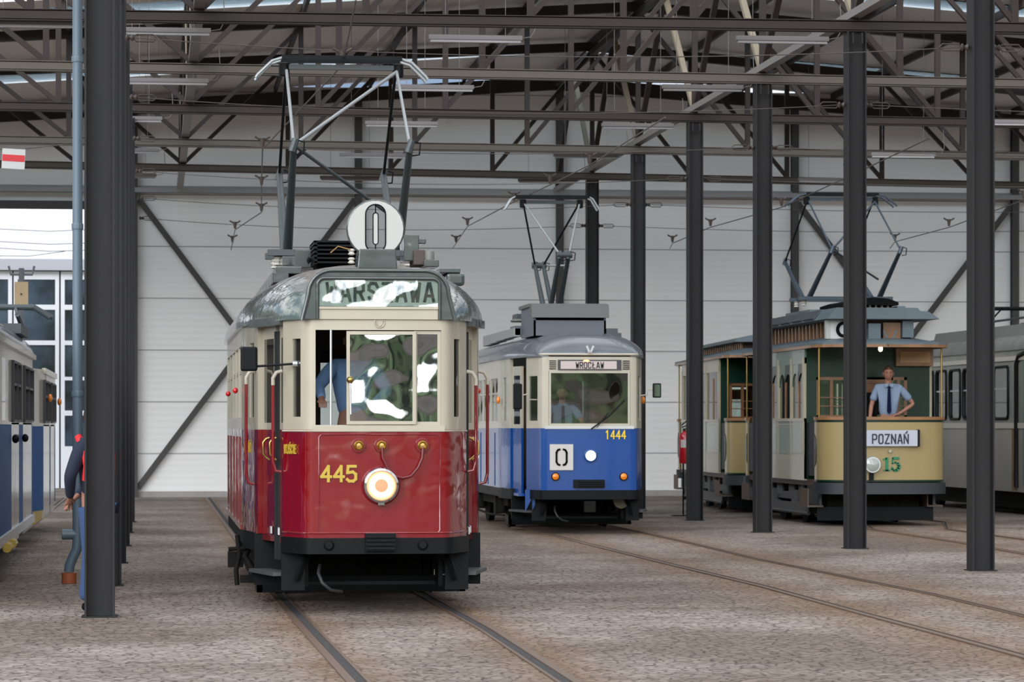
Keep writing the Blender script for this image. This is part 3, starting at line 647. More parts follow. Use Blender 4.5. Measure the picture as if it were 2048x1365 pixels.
# ------------------------------------------------------------------ parts shared by the trams
def wheel(par, x, y, r=.35):
    o = MB().lathe([(.05, -.06), (r - .04, -.055), (r, -.05), (r, .03), (r + .03, .035), (r + .03, .055), (.05, .06)] if x > 0 else [(.05, -.06), (r + .03, -.055), (r + .03, -.035), (r, -.03), (r, .05), (r - .04, .055), (.05, .06)], (x, y, r + .014), 'x', 28).build('wheel', UNDER, par, smooth=40)
    return o
def pantograph(par, yc, zb, zt, half, halfb, zk, reach, m1=PANG, m2=PANL, horn=.34, base=.3, headh=None):
    p = MB().build('pantograph', m1, par); hw = headh or half + .05
    def tb(n, a, b, r, m): MB().tube([a, b], r, 8).build(n, m, p, smooth=50)
    for sd in (-1, 1):
        for fr in (-1, 1):
            k = (sd * (half if halfb > .3 else halfb), yc + fr * reach, zk); b0 = (sd * halfb, yc + fr * base, zb)
            tb('lower_arm', b0, k, [.05, .032], m1)
            tb('upper_arm', k, (sd * half, yc + fr * .08, zt - .12), .016, m2 if fr < 0 else BLACK)
            MB().tube([(k[0] - .02, k[1], k[2] - .06), (k[0] + .02, k[1], k[2] + .06)], .035, 8).build('knee_joint', m1, p)
            MB().tube([(k[0] + .03, k[1], k[2] + .05), (k[0] + .1, k[1], k[2] + .03), (k[0] + .09, k[1], k[2] - .08), (k[0] + .02, k[1], k[2] - .09)], .009, 6).build('shunt_cable', BLACK, p)
    if halfb > .3:
        tb('diagonal_stay', (half, yc - .08, zt - .12), (-half, yc - reach, zk), .018, m2)
        tb('diagonal_stay', (-half, yc - reach, zk), (half, yc - base, zb + .3), .018, m1)
    else:
        for fr in (-1, 1): tb('knee_bar', (-halfb - .05, yc + fr * reach, zk), (halfb + .05, yc + fr * reach, zk), .05, m1)
        tb('operating_rod', (halfb, yc + reach, zk), (halfb + .45, yc + reach, zk), .016, m2)
    for fr in (-1, 1):
        y = yc + fr * .13
        MB().tube([(-hw - horn - .02, y, zt - .2), (-hw - horn, y, zt - .17), (-hw - horn * .4, y, zt - .03), (-hw, y, zt), (hw, y, zt), (hw + horn * .4, y, zt - .03), (hw + horn, y, zt - .17), (hw + horn + .02, y, zt - .2)], .016, 8).build('horn', m2, p, smooth=50)
        MB().box(-hw, hw, y - .03, y + .03, zt - .015, zt + .028).build('contact_strip', BLACK, p)
    MB().box(-half - .03, half + .03, yc - .03, yc + .03, zt - .1, zt - .05).build('cross_tube', m1, p)
    for sd in (-1, 1): MB().lathe([(.03, -.07), (.055, -.06), (.055, .06), (.03, .07)], (sd * (half + .02), yc, zt - .1), 'z', 10).build('spring_box', BLACK, p)
    MB().box(-halfb - .2, halfb + .2, yc - base - .12, yc - base + .02, zb - .06, zb).box(-halfb - .2, halfb + .2, yc + base - .02, yc + base + .12, zb - .06, zb).box(-halfb - .1, -halfb - .02, yc - base, yc + base, zb - .06, zb - .01).box(halfb + .02, halfb + .1, yc - base, yc + base, zb - .06, zb - .01).build('base_frame', m1, p)
    for sd in (-1, 1):
        for fr in (-1, 1): MB().lathe([(.02, 0), (.05, .01), (.03, .03), (.05, .05), (.03, .07), (.05, .09), (.02, .1)], (sd * (halfb + .1), yc + fr * base, zb - .16), 'z', 10).build('insulator', mat('porcelain', (.55, .52, .45), .3), p)
    return p
def roof(par, L, wfun, eave, rise, nose, m, name='roof', ny=36, drop=0, y0=0., ex=.035, pw=2.4):
    ys = []
    for i in range(ny + 1):
        u = i / ny
        ys.append(u)
    # dense rows near the ends
    rows = [nose * (1 - math.cos(math.pi / 2 * i / 10)) for i in range(11)]; rows = rows + [nose + (L - 2 * nose) * i / 8 for i in range(1, 8)] + [L - r for r in rows[::-1]]
    mb = MB(); vs = []; nc = 24
    for y in rows:
        w = wfun(y) + ex; e_ = min(y, L - y); h = rise * math.sqrt(max(0, 1 - (1 - min(1, e_ / nose)) ** 2)) if e_ < nose else rise
        for j in range(nc + 1):
            s_ = -1 + 2 * j / nc; s_ = math.sin(s_ * math.pi / 2)
            vs.append((w * s_, y0 + y, eave + h * (1 - abs(s_) ** pw) ** (1 / 1.9)))
        vs.append((w, y0 + y, eave - .03)); vs.append((-w, y0 + y, eave - .03))
    n = nc + 3; fs = []
    for i in range(len(rows) - 1):
        for j in range(n): fs.append((i * n + j, i * n + (j + 1) % n, (i + 1) * n + (j + 1) % n, (i + 1) * n + j))
    fs += [tuple(range(n)), tuple((len(rows) - 1) * n + j for j in range(n))[::-1]]
    return mb.add(vs, fs).build(name, m, par, smooth=38)
def leaf(par, a, b, z0, zb, zt, mlo, mup, w0, w1, inset=.03, lab=None):
    a = Vector(a); b = Vector(b); d = (b - a).normalized(); wd = (b - a).length; e_ = min(.07, wd * .25)
    pts = [a, a + d * e_, b - d * e_, b]; pts = [(p.x, p.y) for p in pts]; sd = -1 if a.x > 0 else 1
    sd = 1 if (Vector((d.y, -d.x)).x * (1 if a.x > 0 else -1)) > 0 else -1
    lo = MB().shell(pts, [z0, zb], th=.035, closed=False, side=sd).build('door_leaf', mlo, par)
    MB().shell(pts, [zb, w0, w1, zt], lambda i, j: not (i == 1 and j == 1), th=.035, closed=False, side=sd).build('upper_frame', mup, lo)
    MB().shell([pts[1], pts[2]], [w0, w1], th=.005, closed=False, side=sd).build('glazing', GLASS, lo)
    return lo
def n_tram(root, st):
    L = 10.6; fw = st['fw']; lo, up = st['lo'], st['up']; zt = st['zt']; zb = 1.57
    F = st['front']                                   # half outline from the front corner to the saloon
    half = list(F)
    for i in range(5): y = 2.5 + i * 1.13; half += [(1.08, y, 'w'), (1.08, y + 1.0, 's')]
    R = [(x, L - y) for x, y, k in F][::-1]; kr = [k for x, y, k in F][::-1]
    half = half[:-1] + [(1.08, 2.5 + 4 * 1.13 + 1.0, 's')]
    ks = kr[1:] + ['r']
    half += [(x, y, k) for (x, y), k in zip(R, ks)]
    pts = [(x, y) for x, y, k in half]; kd = [k for x, y, k in half]
    n = len(pts); full = pts + [(-x, y) for x, y in pts[::-1]]
    kfull = kd + kd[:-1][::-1] + ['f']
    lowk = lambda i, j: kfull[i] != 'D'
    b = MB().shell(full, [.655, zb], lowk, th=.04, side=1).build('lower_body', lo, root, smooth=30)
    zs = [zb, 1.61, 1.68, 2.34, 2.41, zt]
    def keep(i, j):
        k = kfull[i]
        if k == 'D': return False
        if k in 'fr': return j not in (1, 2, 3)
        if k == 'w': return j != 2
        return True
    MB().shell(full, zs, keep, th=.045, side=1).build('upper_body', up, root, smooth=30)
    for i, k in enumerate(kfull):
        if k in 'wr':
            a, c = full[i], full[(i + 1) % len(full)]; z0, z1 = (1.68, 2.34) if k == 'w' else (1.61, 2.41)
            MB().shell([a, c], [z0, z1], th=.006, closed=False, side=1).build('window_pane', GLASS, root, loc=(0, 0, 0)).scale = (.985, 1, 1)
            if k == 'w' and abs(a[1] - c[1]) > .9:
                xx = math.copysign(1.06, a[0]); m_ = MB().box(xx - .012, xx + .012, min(a[1], c[1]), max(a[1], c[1]), 2.09, 2.12)
                ym = (a[1] + c[1]) / 2; m_.box(xx - .012, xx + .012, ym - .02, ym + .02, 1.68, 2.34); m_.build('window_bars', up, root)
    def wf(y):
        e_ = min(y, L - y); P_ = [(0, fw + .02)] + [(yy, x) for x, yy, k in F[1:]]
        for (ya, xa), (yb, xb) in zip(P_, P_[1:]):
            if e_ <= yb: return xa + (xb - xa) * (e_ - ya) / max(1e-6, yb - ya)
        return 1.08
    roof(root, L, wf, st['eave'], st['rise'], st['nose'], st['roof'])
    # inside
    MB().prism([(-.55, .1), (.55, .1), (.95, 1.6), (1.03, 2.5), (1.03, 8.1), (.55, 10.5), (-.55, 10.5), (-1.03, 8.1), (-1.03, 2.5), (-.95, 1.6)], .70, .74, 'z').build('interior_floor', DWOOD, root)
    for y in (2.42, 8.15): MB().box(-1.02, -.36, y, y + .03, .74, 2.5).box(.36, 1.02, y, y + .03, .74, 2.5).box(-.36, .36, y, y + .03, 2.3, 2.5).build('partition', DWOOD if st.get('dark') else WOOD, root)
    for i in range(4):
        for sd in (-1, 1): MB().box(sd * .66 - .3, sd * .66 + .3, 2.9 + i * 1.3, 3.3 + i * 1.3, 1.1, 1.17).box(sd * .66 - .3, sd * .66 + .3, 3.3 + i * 1.3, 3.34 + i * 1.3, 1.1, 1.62).build('seat', WOOD, root)
    MB().box(-.2, .25, .28, .55, .74, 1.45).build('controller', BLACK, root)
    MB().tube([(.02, .42, 1.45), (.02, .42, 1.50)], .12, 16).tube([(.02, .42, 1.5), (-.28, .34, 1.56)], .014, 6).build('control_lever', BRASS, root)
    # underframe
    MB().box(-.7, .7, .55, L - .55, .5, .655).build('chassis', UNDER, root)
    for x in (-.72, .72):
        for y in (3.75, 6.85): wheel(root, x, y)
    for sd in (-1, 1):
        tk = MB().box(sd * .86 - .04, sd * .86 + .04, 2.7, 7.9, .36, .52)
        for y in (3.75, 6.85):
            tk.box(sd * .9 - .09, sd * .9 + .09, y - .13, y + .13, .22, .5)
            for q_ in (-.35, .35): tk.tube([(sd * .9, y + q_, .26), (sd * .9, y + q_, .62)], .07, 10)
        tk.tube([(sd * .95, 2.75, .22), (sd * .95, 4.8, .18), (sd * .95, 7.8, .22)], .02, 6)
        tk.build('truck_frame', UNDER, root, smooth=40)
    MB().box(-.62, .62, 3.0, 7.6, .2, .5).build('motor_case', UNDER, root)
    lifeg = MB().box(-.95, .95, 2.15, 2.19, .09, .24).box(-.95, -.9, 2.15, 2.6, .09, .24).box(.9, .95, 2.15, 2.6, .09, .24); lifeg.build('lifeguard', BLACK, root)
    MB().box(-.6, .6, .9, .94, .22, .25).box(-.6, -.56, .6, .94, .22, .5).box(.56, .6, .6, .94, .22, .5).build('trip_gate', BLACK, root)
    # bumper band round the front pod
    pod = [(x, y) for x, y, k in F[:7]]; path = [(-x, y) for x, y in pod[::-1]] + pod
    path = [(x * 1.0 + (.02 if x > 0 else -.02), y - .03) for x, y in path]
    MB().shell(path, [.525, .66], th=.07, closed=False, side=1).build('bumper', st['bumper'], root, smooth=35)
    for sd in (-1, 1):
        # steps under the doors
        a, c = Vector((sd * .80, .46)), Vector((sd * .98, 1.28))
        n_ = Vector((sd, -.15)).normalized() * .12
        MB().prism([tuple(a - n_), tuple(c - n_), tuple(c + n_ * .6), tuple(a + n_ * .6)], .32, .35, 'z').build('step', mat('step_plate', (.05, .052, .055), .5), root)
        MB().box(sd * .74 - .02, sd * .74 + .02, .46, 1.3, .35, .655).build('step_riser', BLACK, root)
        MB().box(min(sd * .7, sd * 1.0), max(sd * .7, sd * 1.0), 1.32, 1.36, .2, .655).build('step_cheek', BLACK, root)
        MB().box(min(sd * .6, sd * .80), max(sd * .6, sd * .80), .40, .44, .2, .53).build('step_cheek', BLACK, root)
        MB().box(sd * 1.05 - .02, sd * 1.05 + .02, 2.45, 8.1, .52, .66).build('side_skirt', BLACK, root)
        MB().shell([(sd * .97, 1.33), (sd * 1.0, 1.46), (sd * 1.065, 2.1), (sd * 1.075, 2.42)], [.5, .66], th=.04, closed=False, side=sd).build('side_skirt', BLACK, root)
    MB().tube([(-.48, .25, .42), (-.5, .12, .36), (-.47, .06, .28), (-.4, .06, .22), (-.3, .15, .2)], .015, 8).build('brake_hose', mat('grey_hose', (.015, .015, .015), .6), root, smooth=50)
    for sd in (-1, 1): MB().tube([(sd * .57, .35, .54), (sd * .63, .2, .42), (sd * .67, .3, .3)], .03, 8).build('stay', BLACK, root, smooth=50)
    return wf
# ------------------------------------------------------------------ red and cream tram 445
def mkLP(root):
    def LP(px, py, y):
        v = PX(px, root.location.y + y); d = v.dot(FW); v.z = EYE + (HZ - py) / FPX * d; return v - Vector(root.location)
    return LP
def ground(px, d):
    v = P(px, 900, d); v.z = 0; return v
T = thing('tram', 'red and cream tram 445 with a WARSZAWA board and a big round route disc', 'tram', ground(757, 26.1)); LP = mkLP(T)
FR = [(.53, 0, 's'), (.56, .004, 's'), (.59, .02, 's'), (.615, .05, 's'), (.65, .115, 'w'), (.715, .262, 's'), (.785, .42, 'D'), (.97, 1.30, 's'), (.985, 1.38, 's'), (1.0, 1.47, 'w'), (1.03, 1.80, 's'), (1.06, 2.1, 's'), (1.08, 2.4, 's')]
n_tram(T, dict(fw=.53, lo=RED, up=CREAM, zt=2.55, front=FR, eave=2.53, rise=.50, nose=1.5, roof=ROOFT, bumper=BLACK, dark=True))
# fairing round the destination box
def arch(w, h0, h1, r, n=8):
    o = [(-w[0], h0)]
    o += [(-w[1] + r - r * math.cos(math.pi / 2 * i / n), h1 - r + r * math.sin(math.pi / 2 * i / n)) for i in range(n + 1)]
    o += [(-x, z) for x, z in o[1:][::-1]] + [(w[0], h0)]
    return o
ob = arch((.655, .60), 2.50, 2.92, .20); ib = arch((.515, .515), 2.50, 2.845, .06)
def ring_prism(oo, ii, y0, y1):
    mb = MB(); n = len(oo); vs = []
    for y in (y0, y1): vs += [(a, y, b) for a, b in oo] + [(a, y, b) for a, b in ii]
    fs = []
    for i in range(n - 1):
        fs += [(i, i + 1, n + i + 1, n + i), (2 * n + i, 3 * n + i, 3 * n + i + 1, 2 * n + i + 1), (i, 2 * n + i, 2 * n + i + 1, i + 1), (n + i, n + i + 1, 3 * n + i + 1, 3 * n + i)]
    fs += [(0, n, 3 * n, 2 * n), (n - 1, 3 * n - 1, 4 * n - 1, 2 * n - 1)]
    return mb.add(vs, fs)
f_ = ring_prism(ob, ib, -.03, .75); f_.build('roof_fairing', ROOFG, T, smooth=35)
MB().tube([(a * .985 + 0, -.032, b - .01) for a, b in ob], .018, 8).tube([(a, -.03, b) for a, b in ib], .016, 8).build('fairing_lip', ROOFG, T, smooth=50)
db = MB().box(-.515, .515, .0, .3, 2.60, 2.86).build('destination_box', mat('box_inner', (.30, .31, .29), .5), T)
bx('destination_blind', mat('blind_paper', (.55, .55, .53), .35, coat=.5), db, -.505, .505, -.012, -.002, 2.61, 2.84)
o = letters('WARSZAWA', .147, wk=.86, gap=.33, t=.17); o.build('lettering', mat('black_lettering', (.02, .02, .025), .5), db, loc=(.015, -.016, 2.655))
bx('blind_glass', glass('sign_glass', bump=.7, bscale=2.3, refl=.05, bdist=.1), db, -.51, .51, -.03, -.026, 2.605, 2.845)
MB().box(-.52, .52, -.034, .0, 2.585, 2.605).box(-.53, .53, -.02, .03, 2.5, 2.6).build('box_sill', CREAM, db)
MB().tube([(.008 + .042 * math.cos(a), -.006, 2.472 + .042 * math.sin(a)) for a in [2 * math.pi * i / 20 for i in range(20)]], .005, 6, closed=True).tube([(-.02, -.006, 2.49), (-.018, -.006, 2.46), (.008, -.006, 2.44), (.034, -.006, 2.46), (.036, -.006, 2.49)], .004, 6).build('emblem', CREAM, T)
# route disc: a plate with a stencilled 0 one can look through
def stadium(w, h, n=12):
    r = w; return [(r * math.cos(a), (h - r) + r * math.sin(a)) for a in [math.pi * i / n for i in range(n + 1)]] + [(-r * math.cos(a), -(h - r) - r * math.sin(a)) for a in [math.pi * i / n for i in range(n + 1)]]
rd = thing  # (disc is a part)
N_ = 26; st_i = stadium(.085, .205); circ = []
for x, z in st_i:
    a = math.atan2(z, x); circ.append((.236 * math.cos(a), .236 * math.sin(a)))
# even the angles out on the outer edge
circ = [(.236 * math.cos(2 * math.pi * i / N_), .236 * math.sin(2 * math.pi * i / N_)) for i in range(N_)]
disc = MB(); vs = []
for y in (-.015, .015): vs += [(a, y, b) for a, b in circ] + [(a, y, b) for a, b in st_i]
n = N_; fs = []
for i in range(n):
    j = (i + 1) % n; fs += [(i, j, n + j, n + i), (2 * n + i, 3 * n + i, 3 * n + j, 2 * n + j), (i, 2 * n + i, 2 * n + j, j), (n + i, n + j, 3 * n + j, 3 * n + i)]
dp = MB().add(vs, fs).build('route_disc', mat('disc_white', (.42, .42, .39), .35, coat=.4), T, loc=(-.008, .25, 3.28))
MB().tube([(a * 1.0, 0, b * 1.0) for a, b in [(.238 * math.cos(2 * math.pi * i / 40), .238 * math.sin(2 * math.pi * i / 40)) for i in range(40)]], .012, 8, closed=True).build('disc_rim', ROOFG, dp, smooth=50)
MB().tube([(a, -.016, b) for a, b in st_i], .0065, 6, closed=True).build('numeral_outline', BLACK, dp)
si = stadium(.022, .135, 8); MB().prism(si, -.012, .0).build('numeral_bar', mat('disc_white', (1, 1, 1)), dp)
MB().tube([(a, -.014, b) for a, b in si], .005, 6, closed=True).tube([(0, -.006, .135), (0, -.006, .2)], .006, 6).tube([(0, -.006, -.135), (0, -.006, -.2)], .006, 6).build('numeral_rib', BLACK, dp)
MB().prism([(-.17, 2.93), (.17, 2.93), (.155, 3.10), (-.155, 3.10)], .12, .5).build('disc_pedestal', ROOFG, T, bevel=.01)
# windscreen: open left part, two sashes
def sash(name, x0, x1, z0, z1, y, w_=.028, par=None, m=CREAM, g=GLASSW):
    f = MB().box(x0, x1, y, y + .03, z0, z0 + w_).box(x0, x1, y, y + .03, z1 - w_, z1).box(x0, x0 + w_, y, y + .03, z0 + w_, z1 - w_).box(x1 - w_, x1, y, y + .03, z0 + w_, z1 - w_).build(name, m, par or T)
    if g: bx('pane', g, f, x0 + w_, x1 - w_, y + .012, y + .016, z0 + w_, z1 - w_)
    return f
sash('window_sash', -.27, .315, 1.615, 2.40, -.012); sash('window_sash', .30, .528, 1.61, 2.405, .02)
MB().tube([(-.40, .01, 1.61), (-.40, .01, 2.41)], .010, 8).build('window_bar', ALU, T)
MB().tube([(-.24, -.03, 1.98), (-.235, -.03, 1.70)], .008, 8).build('wiper', ALU, T)
MB().lathe([(.01, -.05), (.022, -.045), (.03, -.02), (.03, 0)], (-.24, -.01, 1.99), 'y', 16).build('wiper_hub', BRASS, T, smooth=50)
MB().box(-.56, .56, -.012, .02, 1.555, 1.60).build('window_sill', CREAM, T)
# front panel bead, numerals, sockets, hose, lamp
MB().tube([(-.50, -.002, .72), (-.50, -.002, 1.51), (-.48, -.002, 1.53), (.50, -.002, 1.53), (.52, -.002, 1.51), (.52, -.002, .72), (.50, -.002, .70), (-.48, -.002, .70)], .007, 6, closed=True).build('panel_bead', RED, T, smooth=50)
pth = [(-x, y) for x, y, k in FR[:7]][::-1] + [(x, y) for x, y, k in FR[:7]]
for z in (1.56, .70): MB().tube([(x * 1.004, y - .003, z) for x, y in pth], .008, 6).build('panel_bead', RED if z < 1 else CREAM, T, smooth=50)
letters('445', .125, wk=1.05, gap=.22, t=.19, depth=.012).build('fleet_number', YELLOW, T, loc=(-.333, -.008, 1.138))
for x in (-.168, .025, .37):
    MB().lathe([(.058, 0), (.062, -.01), (.058, -.02)], (x, .0, 1.437), 'y', 24).build('socket_plate', RED, T, smooth=50)
    MB().lathe([(.04, -.02), (.042, -.03), (.036, -.036), (.03, -.03), (.02, -.045), (.0, -.046)], (x, .0, 1.437), 'y', 20).build('brass_socket', BRASS, T, smooth=40)
MB().tube([(.028, -.05, 1.42), (.03, -.06, 1.34), (.07, -.06, 1.25), (.14, -.06, 1.18), (.20, -.06, 1.165), (.27, -.06, 1.18), (.33, -.06, 1.25), (.365, -.06, 1.33), (.372, -.05, 1.42)], .013, 8).build('coupling_hose', mat('dark_red_hose', (.12, .01, .012), .4), T, smooth=50)
hl = MB().lathe([(.165, 0), (.16, -.02), (.15, -.03)], (.02, 0, 1.10), 'y', 32).build('headlight', RED, T, smooth=40)
MB().lathe([(.15, -.02), (.155, -.05), (.145, -.075), (.128, -.08), (.118, -.06)], (.02, 0, 1.10), 'y', 32).build('chrome_rim', CHROME, hl, smooth=50)
MB().lathe([(.105, -.064), (.09, -.069), (.055, -.068), (.054, -.066)], (.02, 0, 1.10), 'y', 32).build('lens', LAMP, hl, smooth=50)
MB().lathe([(.124, -.0615), (.104, -.0665), (.103, -.0625)], (.02, 0, 1.10), 'y', 32).build('lens_edge', mat('lit_lamp_edge', (.1, .06, .04), .6, spec=.05, emit=(1, .55, .27), estr=1.3), hl, smooth=50)
MB().lathe([(.056, -.064), (.05, -.075), (.03, -.083), (.0, -.085)], (.02, 0, 1.10), 'y', 24).build('lens_centre', LAMPH, hl, smooth=50)
MB().box(-.01, .05, -.075, -.03, .93, .975).build('rim_catch', CHROME, hl, bevel=.008)
c_ = MB().box(-.115, .14, -.085, .0, .55, .70)
for i in range(4): c_.box(-.11, .135, -.115, -.085, .565 + i * .033, .585 + i * .033)
c_.build('coupler_pocket', BLACK, T)
for x in (-.42, .37): MB().lathe([(.03, -.02), (.045, 0)], (x, -.045, .6), 'y', 12).build('bumper_boss', BLACK, T)
# doors, handles, handrails, lettering at the sides
for sd in (-1, 1):
    A, B = Vector((sd * .785, .42)), Vector((sd * .97, 1.30)); inn = Vector((-sd * .04, .01)); ds = {}
    l1 = leaf(T, A.lerp(B, .0) + inn, A.lerp(B, .32) + inn, .60, 1.57, 2.5, RED, CREAM, 1.63, 2.36)
    l2 = leaf(T, A.lerp(B, .46) + inn, A.lerp(B, 1.0) + inn, .60, 1.57, 2.5, RED, CREAM, 1.63, 2.36)
    c0, c1 = A.lerp(B, .33) + inn, A.lerp(B, .45) + inn
    MB().bar((c0.x, c0.y, .45), (c0.x, c0.y, 2.42), .03, .05).bar((c1.x, c1.y, .45), (c1.x, c1.y, 2.42), .03, .05).build('door_seal', RUBBER, T)
    for l_, u in ((l1, .26), (l2, .53)):
        h = A.lerp(B, u); q = [(h.x, h.y, z) for z in (1.50, 1.49, 1.46, 1.36, 1.33, 1.31)]; of = (0, .03, .055, .055, .03, 0)
        MB().tube([(x + sd * o_, y, z) for (x, y, z), o_ in zip(q, of)], .011, 8).build('brass_handle', BRASS, l_, smooth=50)
        MB().bar((h.x + inn.x * .4, h.y - .02, .70), (h.x + inn.x * .4, h.y + (.34 if u > .4 else -.16), .70), .012, .06).build('kick_plate', WHITE, l_)
    for (x, y, z0, z1) in ((.80, .44, 1.30, 1.95), (1.0, 1.38, 1.18, 1.97)):
        x *= sd; MB().tube([(x + sd * .0, y, z0 - .09), (x + sd * .05, y, z0 - .08), (x + sd * .07, y, z0), (x + sd * .07, y, z1)], .015, 10).build('handrail', RED, T, smooth=50)
        MB().tube([(x + sd * .07, y, z1), (x + sd * .07, y, z1 + .06), (x + sd * .04, y, z1 + .11), (x - sd * .01, y, z1 + .12)], .017, 10).build('handrail_end', CREAM, T, smooth=50)
    MB().bar((sd * .79, .42, 2.50), (sd * 1.02, 1.36, 2.50), .05, .07).build('door_gutter', ROOFG, T)
    for y in (2.95, 4.1, 5.2, 6.4, 7.6): MB().box(sd * 1.084 - .006, sd * 1.084 + .006, y - .018, y + .018, .68, 1.5).build('body_rib', RED, T)
    MB().box(sd * 1.085 - .01, sd * 1.085 + .01, 2.4, 8.2, .655, .70).build('body_bead', RED, T)
    for y in (2.75, 5.6): ellip((sd * 1.13, y, 1.93), (.025, .03, .028), 10, 8).build('red_marker_lamp', REDL, T, smooth=60)
o = letters('WYJŚCIE', .08, wk=.62, gap=.3, t=.13, depth=.004).build('exit_lettering', YELLOW, T); a = Vector((-.65, .115)); c = Vector((-.785, .42)); an = math.atan2(c.y - a.y, c.x - a.x)
o.location = (-.727, .27, 1.37); o.rotation_euler = (0, 0, an + math.pi); o.location.x -= .006; o.scale = (.75, 1, .9)
o = letters('WEJŚCIE', .08, wk=.62, gap=.3, t=.13, depth=.004).build('entry_lettering', YELLOW, T); o.location = (-1.035, 1.75, 1.37); o.rotation_euler = (0, 0, -math.atan2(.1, .025)); 
# mirror
a = LP(590, 728, .2); b = LP(515, 733, .3)
mr = MB().tube([a, b], .010, 8).build('mirror', BLACK, T)
q0, q1 = LP(481, 743, .3), LP(515, 694, .3)
MB().box(q0.x, q1.x, .27, .31, q0.z, q1.z).build('mirror_head', BLACK, mr, bevel=.018)
MB().lathe([(.025, -.02), (.025, .02)], a, 'x', 12).build('mirror_clamp', ALU, mr)
# roof gear
def rbox(name, px0, px1, pt, pb, y, dy, m=ROOFG, bev=.008, par=None):
    a, b = LP(px0, pb, y), LP(px1, pt, y); return MB().box(a.x, b.x, y, y + dy, a.z, b.z).build(name, m, par or T, bevel=bev)
rs = MB(); a, b = LP(628, 528, 2.6), LP(722, 487, 2.6)
for i in range(6): z = a.z + .02 + (b.z - a.z) * i / 5; rs.box(a.x, b.x, 2.6, 3.4, z - .012, z + .004)
rs.box(a.x, a.x + .03, 2.6, 3.4, a.z, b.z + .02).box(b.x - .03, b.x, 2.6, 3.4, a.z, b.z + .02); rs.build('resistor_rack', BLACK, T)
bx('resistor_core', BLACKM, T, a.x + .03, b.x - .03, 2.8, 3.3, a.z - .12, b.z - .03)
MB().tube([(a.x + .15, 2.55, a.z + .1), (a.x + .22, 2.55, a.z + .16), (b.x - .1, 2.55, a.z + .13)], .006, 5).build('roof_cable', mat('copper_cable', (.3, .17, .06), .5), T)
for i in range(2): MB().lathe([(.02, 0), (.035, .01), (.02, .03), (.035, .045), (.02, .06)], (b.x - .09, 2.58, a.z + .0 + i * .08), 'z', 10).build('roof_insulator', mat('porcelain', (.55, .52, .45), .3), T)
rbox('roof_box', 590, 655, 500, 536, 3.2, .7); rbox('roof_ventilator', 552, 604, 534, 548, 2.0, 4.5); rbox('roof_ventilator', 545, 578, 545, 566, 2.0, 4.5)
rbox('roof_box', 808, 838, 470, 522, 2.6, .5); rbox('roof_box', 836, 852, 478, 488, 2.7, .2); rbox('roof_box', 828, 850, 500, 530, 2.5, .5, mat('rusty_box', (.07, .05, .04), .7))
rbox('roof_ventilator', 880, 921, 537, 546, 2.0, 4.5); rbox('roof_ventilator', 893, 930, 546, 572, 2.0, 4.5, bev=.03)
rbox('roof_box', 848, 878, 520, 534, 2.4, .5)
c = LP(859, 522, 2.5); MB().lathe([(.045, 0), (.045, .08), (.04, .09), (.01, .10)], c, 'z', 16).build('roof_lamp', mat('grey_cover', (.14, .14, .12), .5), T, smooth=40)
rbox('pantograph_plinth', 565, 640, 513, 532, 4.2, 1.6)
pantograph(T, 5.25, 3.36, 5.30, .555, .555, 4.28, 1.72, horn=.24)
MB().lathe([(.01, -.035), (.04, -.02), (.02, 0), (.04, .02), (.01, .035)], (-.52, 1.0, 3.05), 'x', 10).build('roof_hook', BLACK, T)
# side gear hanging behind the left step
sg = MB().tube([(-1.05, 2.5, .48), (-1.2, 2.5, .47)], .02, 8).tube([(-1.12, 2.5, .60), (-1.10, 2.5, .42), (-1.13, 2.5, .28), (-1.12, 2.5, .14)], .022, 8).tube([(-1.0, 2.6, .5), (-1.05, 2.5, .4), (-.98, 2.45, .3), (-1.0, 2.45, .2)], .03, 8)
sg.box(-1.2, -1.06, 2.6, 2.8, .30, .44).build('side_coupling_gear', UNDER, T, smooth=50)
bx('side_bracket', UNDER, T, -1.1, -.75, 2.3, 2.34, .17, .24); bx('side_bracket', UNDER, T, .75, 1.1, 2.3, 2.34, .24, .32)
# driver
dr = person('tram driver in a pale blue shirt at the open left window of the red tram, face hidden', Vector(T.location) + Vector((-.20, .86, .74)), .0,
   (( -.30, -.12, 1.22)), ((.2, -.2, 1.15)), tie=False) if 0 else None
dr = person('tram driver in a blue shirt standing at the open windscreen of the red tram', Vector(T.location) + Vector((-.16, .86, .745)), 0,
   ((-.32, -.18, 1.24), (-.30, -.42, 1.12), (0, -1, -.3)), ((.30, -.12, 1.2), (.16, -.34, 1.08), (-.3, -1, -.2)), H=1.72, shirt=mat('blue_work_shirt', (.14, .24, .42), .9), tie=False, sleeve=1)

# ------------------------------------------------------------------ blue and cream tram 1444
U = thing('tram', 'blue and cream tram 1444 with a WROCŁAW board and a square plate reading 0', 'tram', ground(1179, 45.5)); LP = mkLP(U)
FR2 = [(.605, 0, 's'), (.66, .006, 's'), (.70, .03, 's'), (.72, .07, 's'), (.748, .17, 'w'), (.835, .52, 's'), (.86, .62, 'D'), (1.0, 1.48, 's'), (1.015, 1.56, 's'), (1.035, 1.70, 'w'), (1.05, 2.0, 's'), (1.06, 2.1, 's'), (1.08, 2.4, 's')]
n_tram(U, dict(fw=.605, lo=BLUE, up=CREAM2, zt=2.66, front=FR2, eave=2.65, rise=.36, nose=1.0, roof=ROOFB, bumper=BLACK))
sash('windscreen', -.60, .60, 1.61, 2.41, .0, .03, U, CREAM2, GLASSM)
MB().tube([(x * 1.01, y - .012, 2.655) for x, y in [(-x, y) for x, y, k in FR2[:7]][::-1] + [(x, y) for x, y, k in FR2[:7]]], .018, 8).build('drip_rail', CREAM2, U, smooth=50)
MB().box(-.66, .66, -.014, .02, 1.56, 1.60).build('window_sill', WHITE, U)
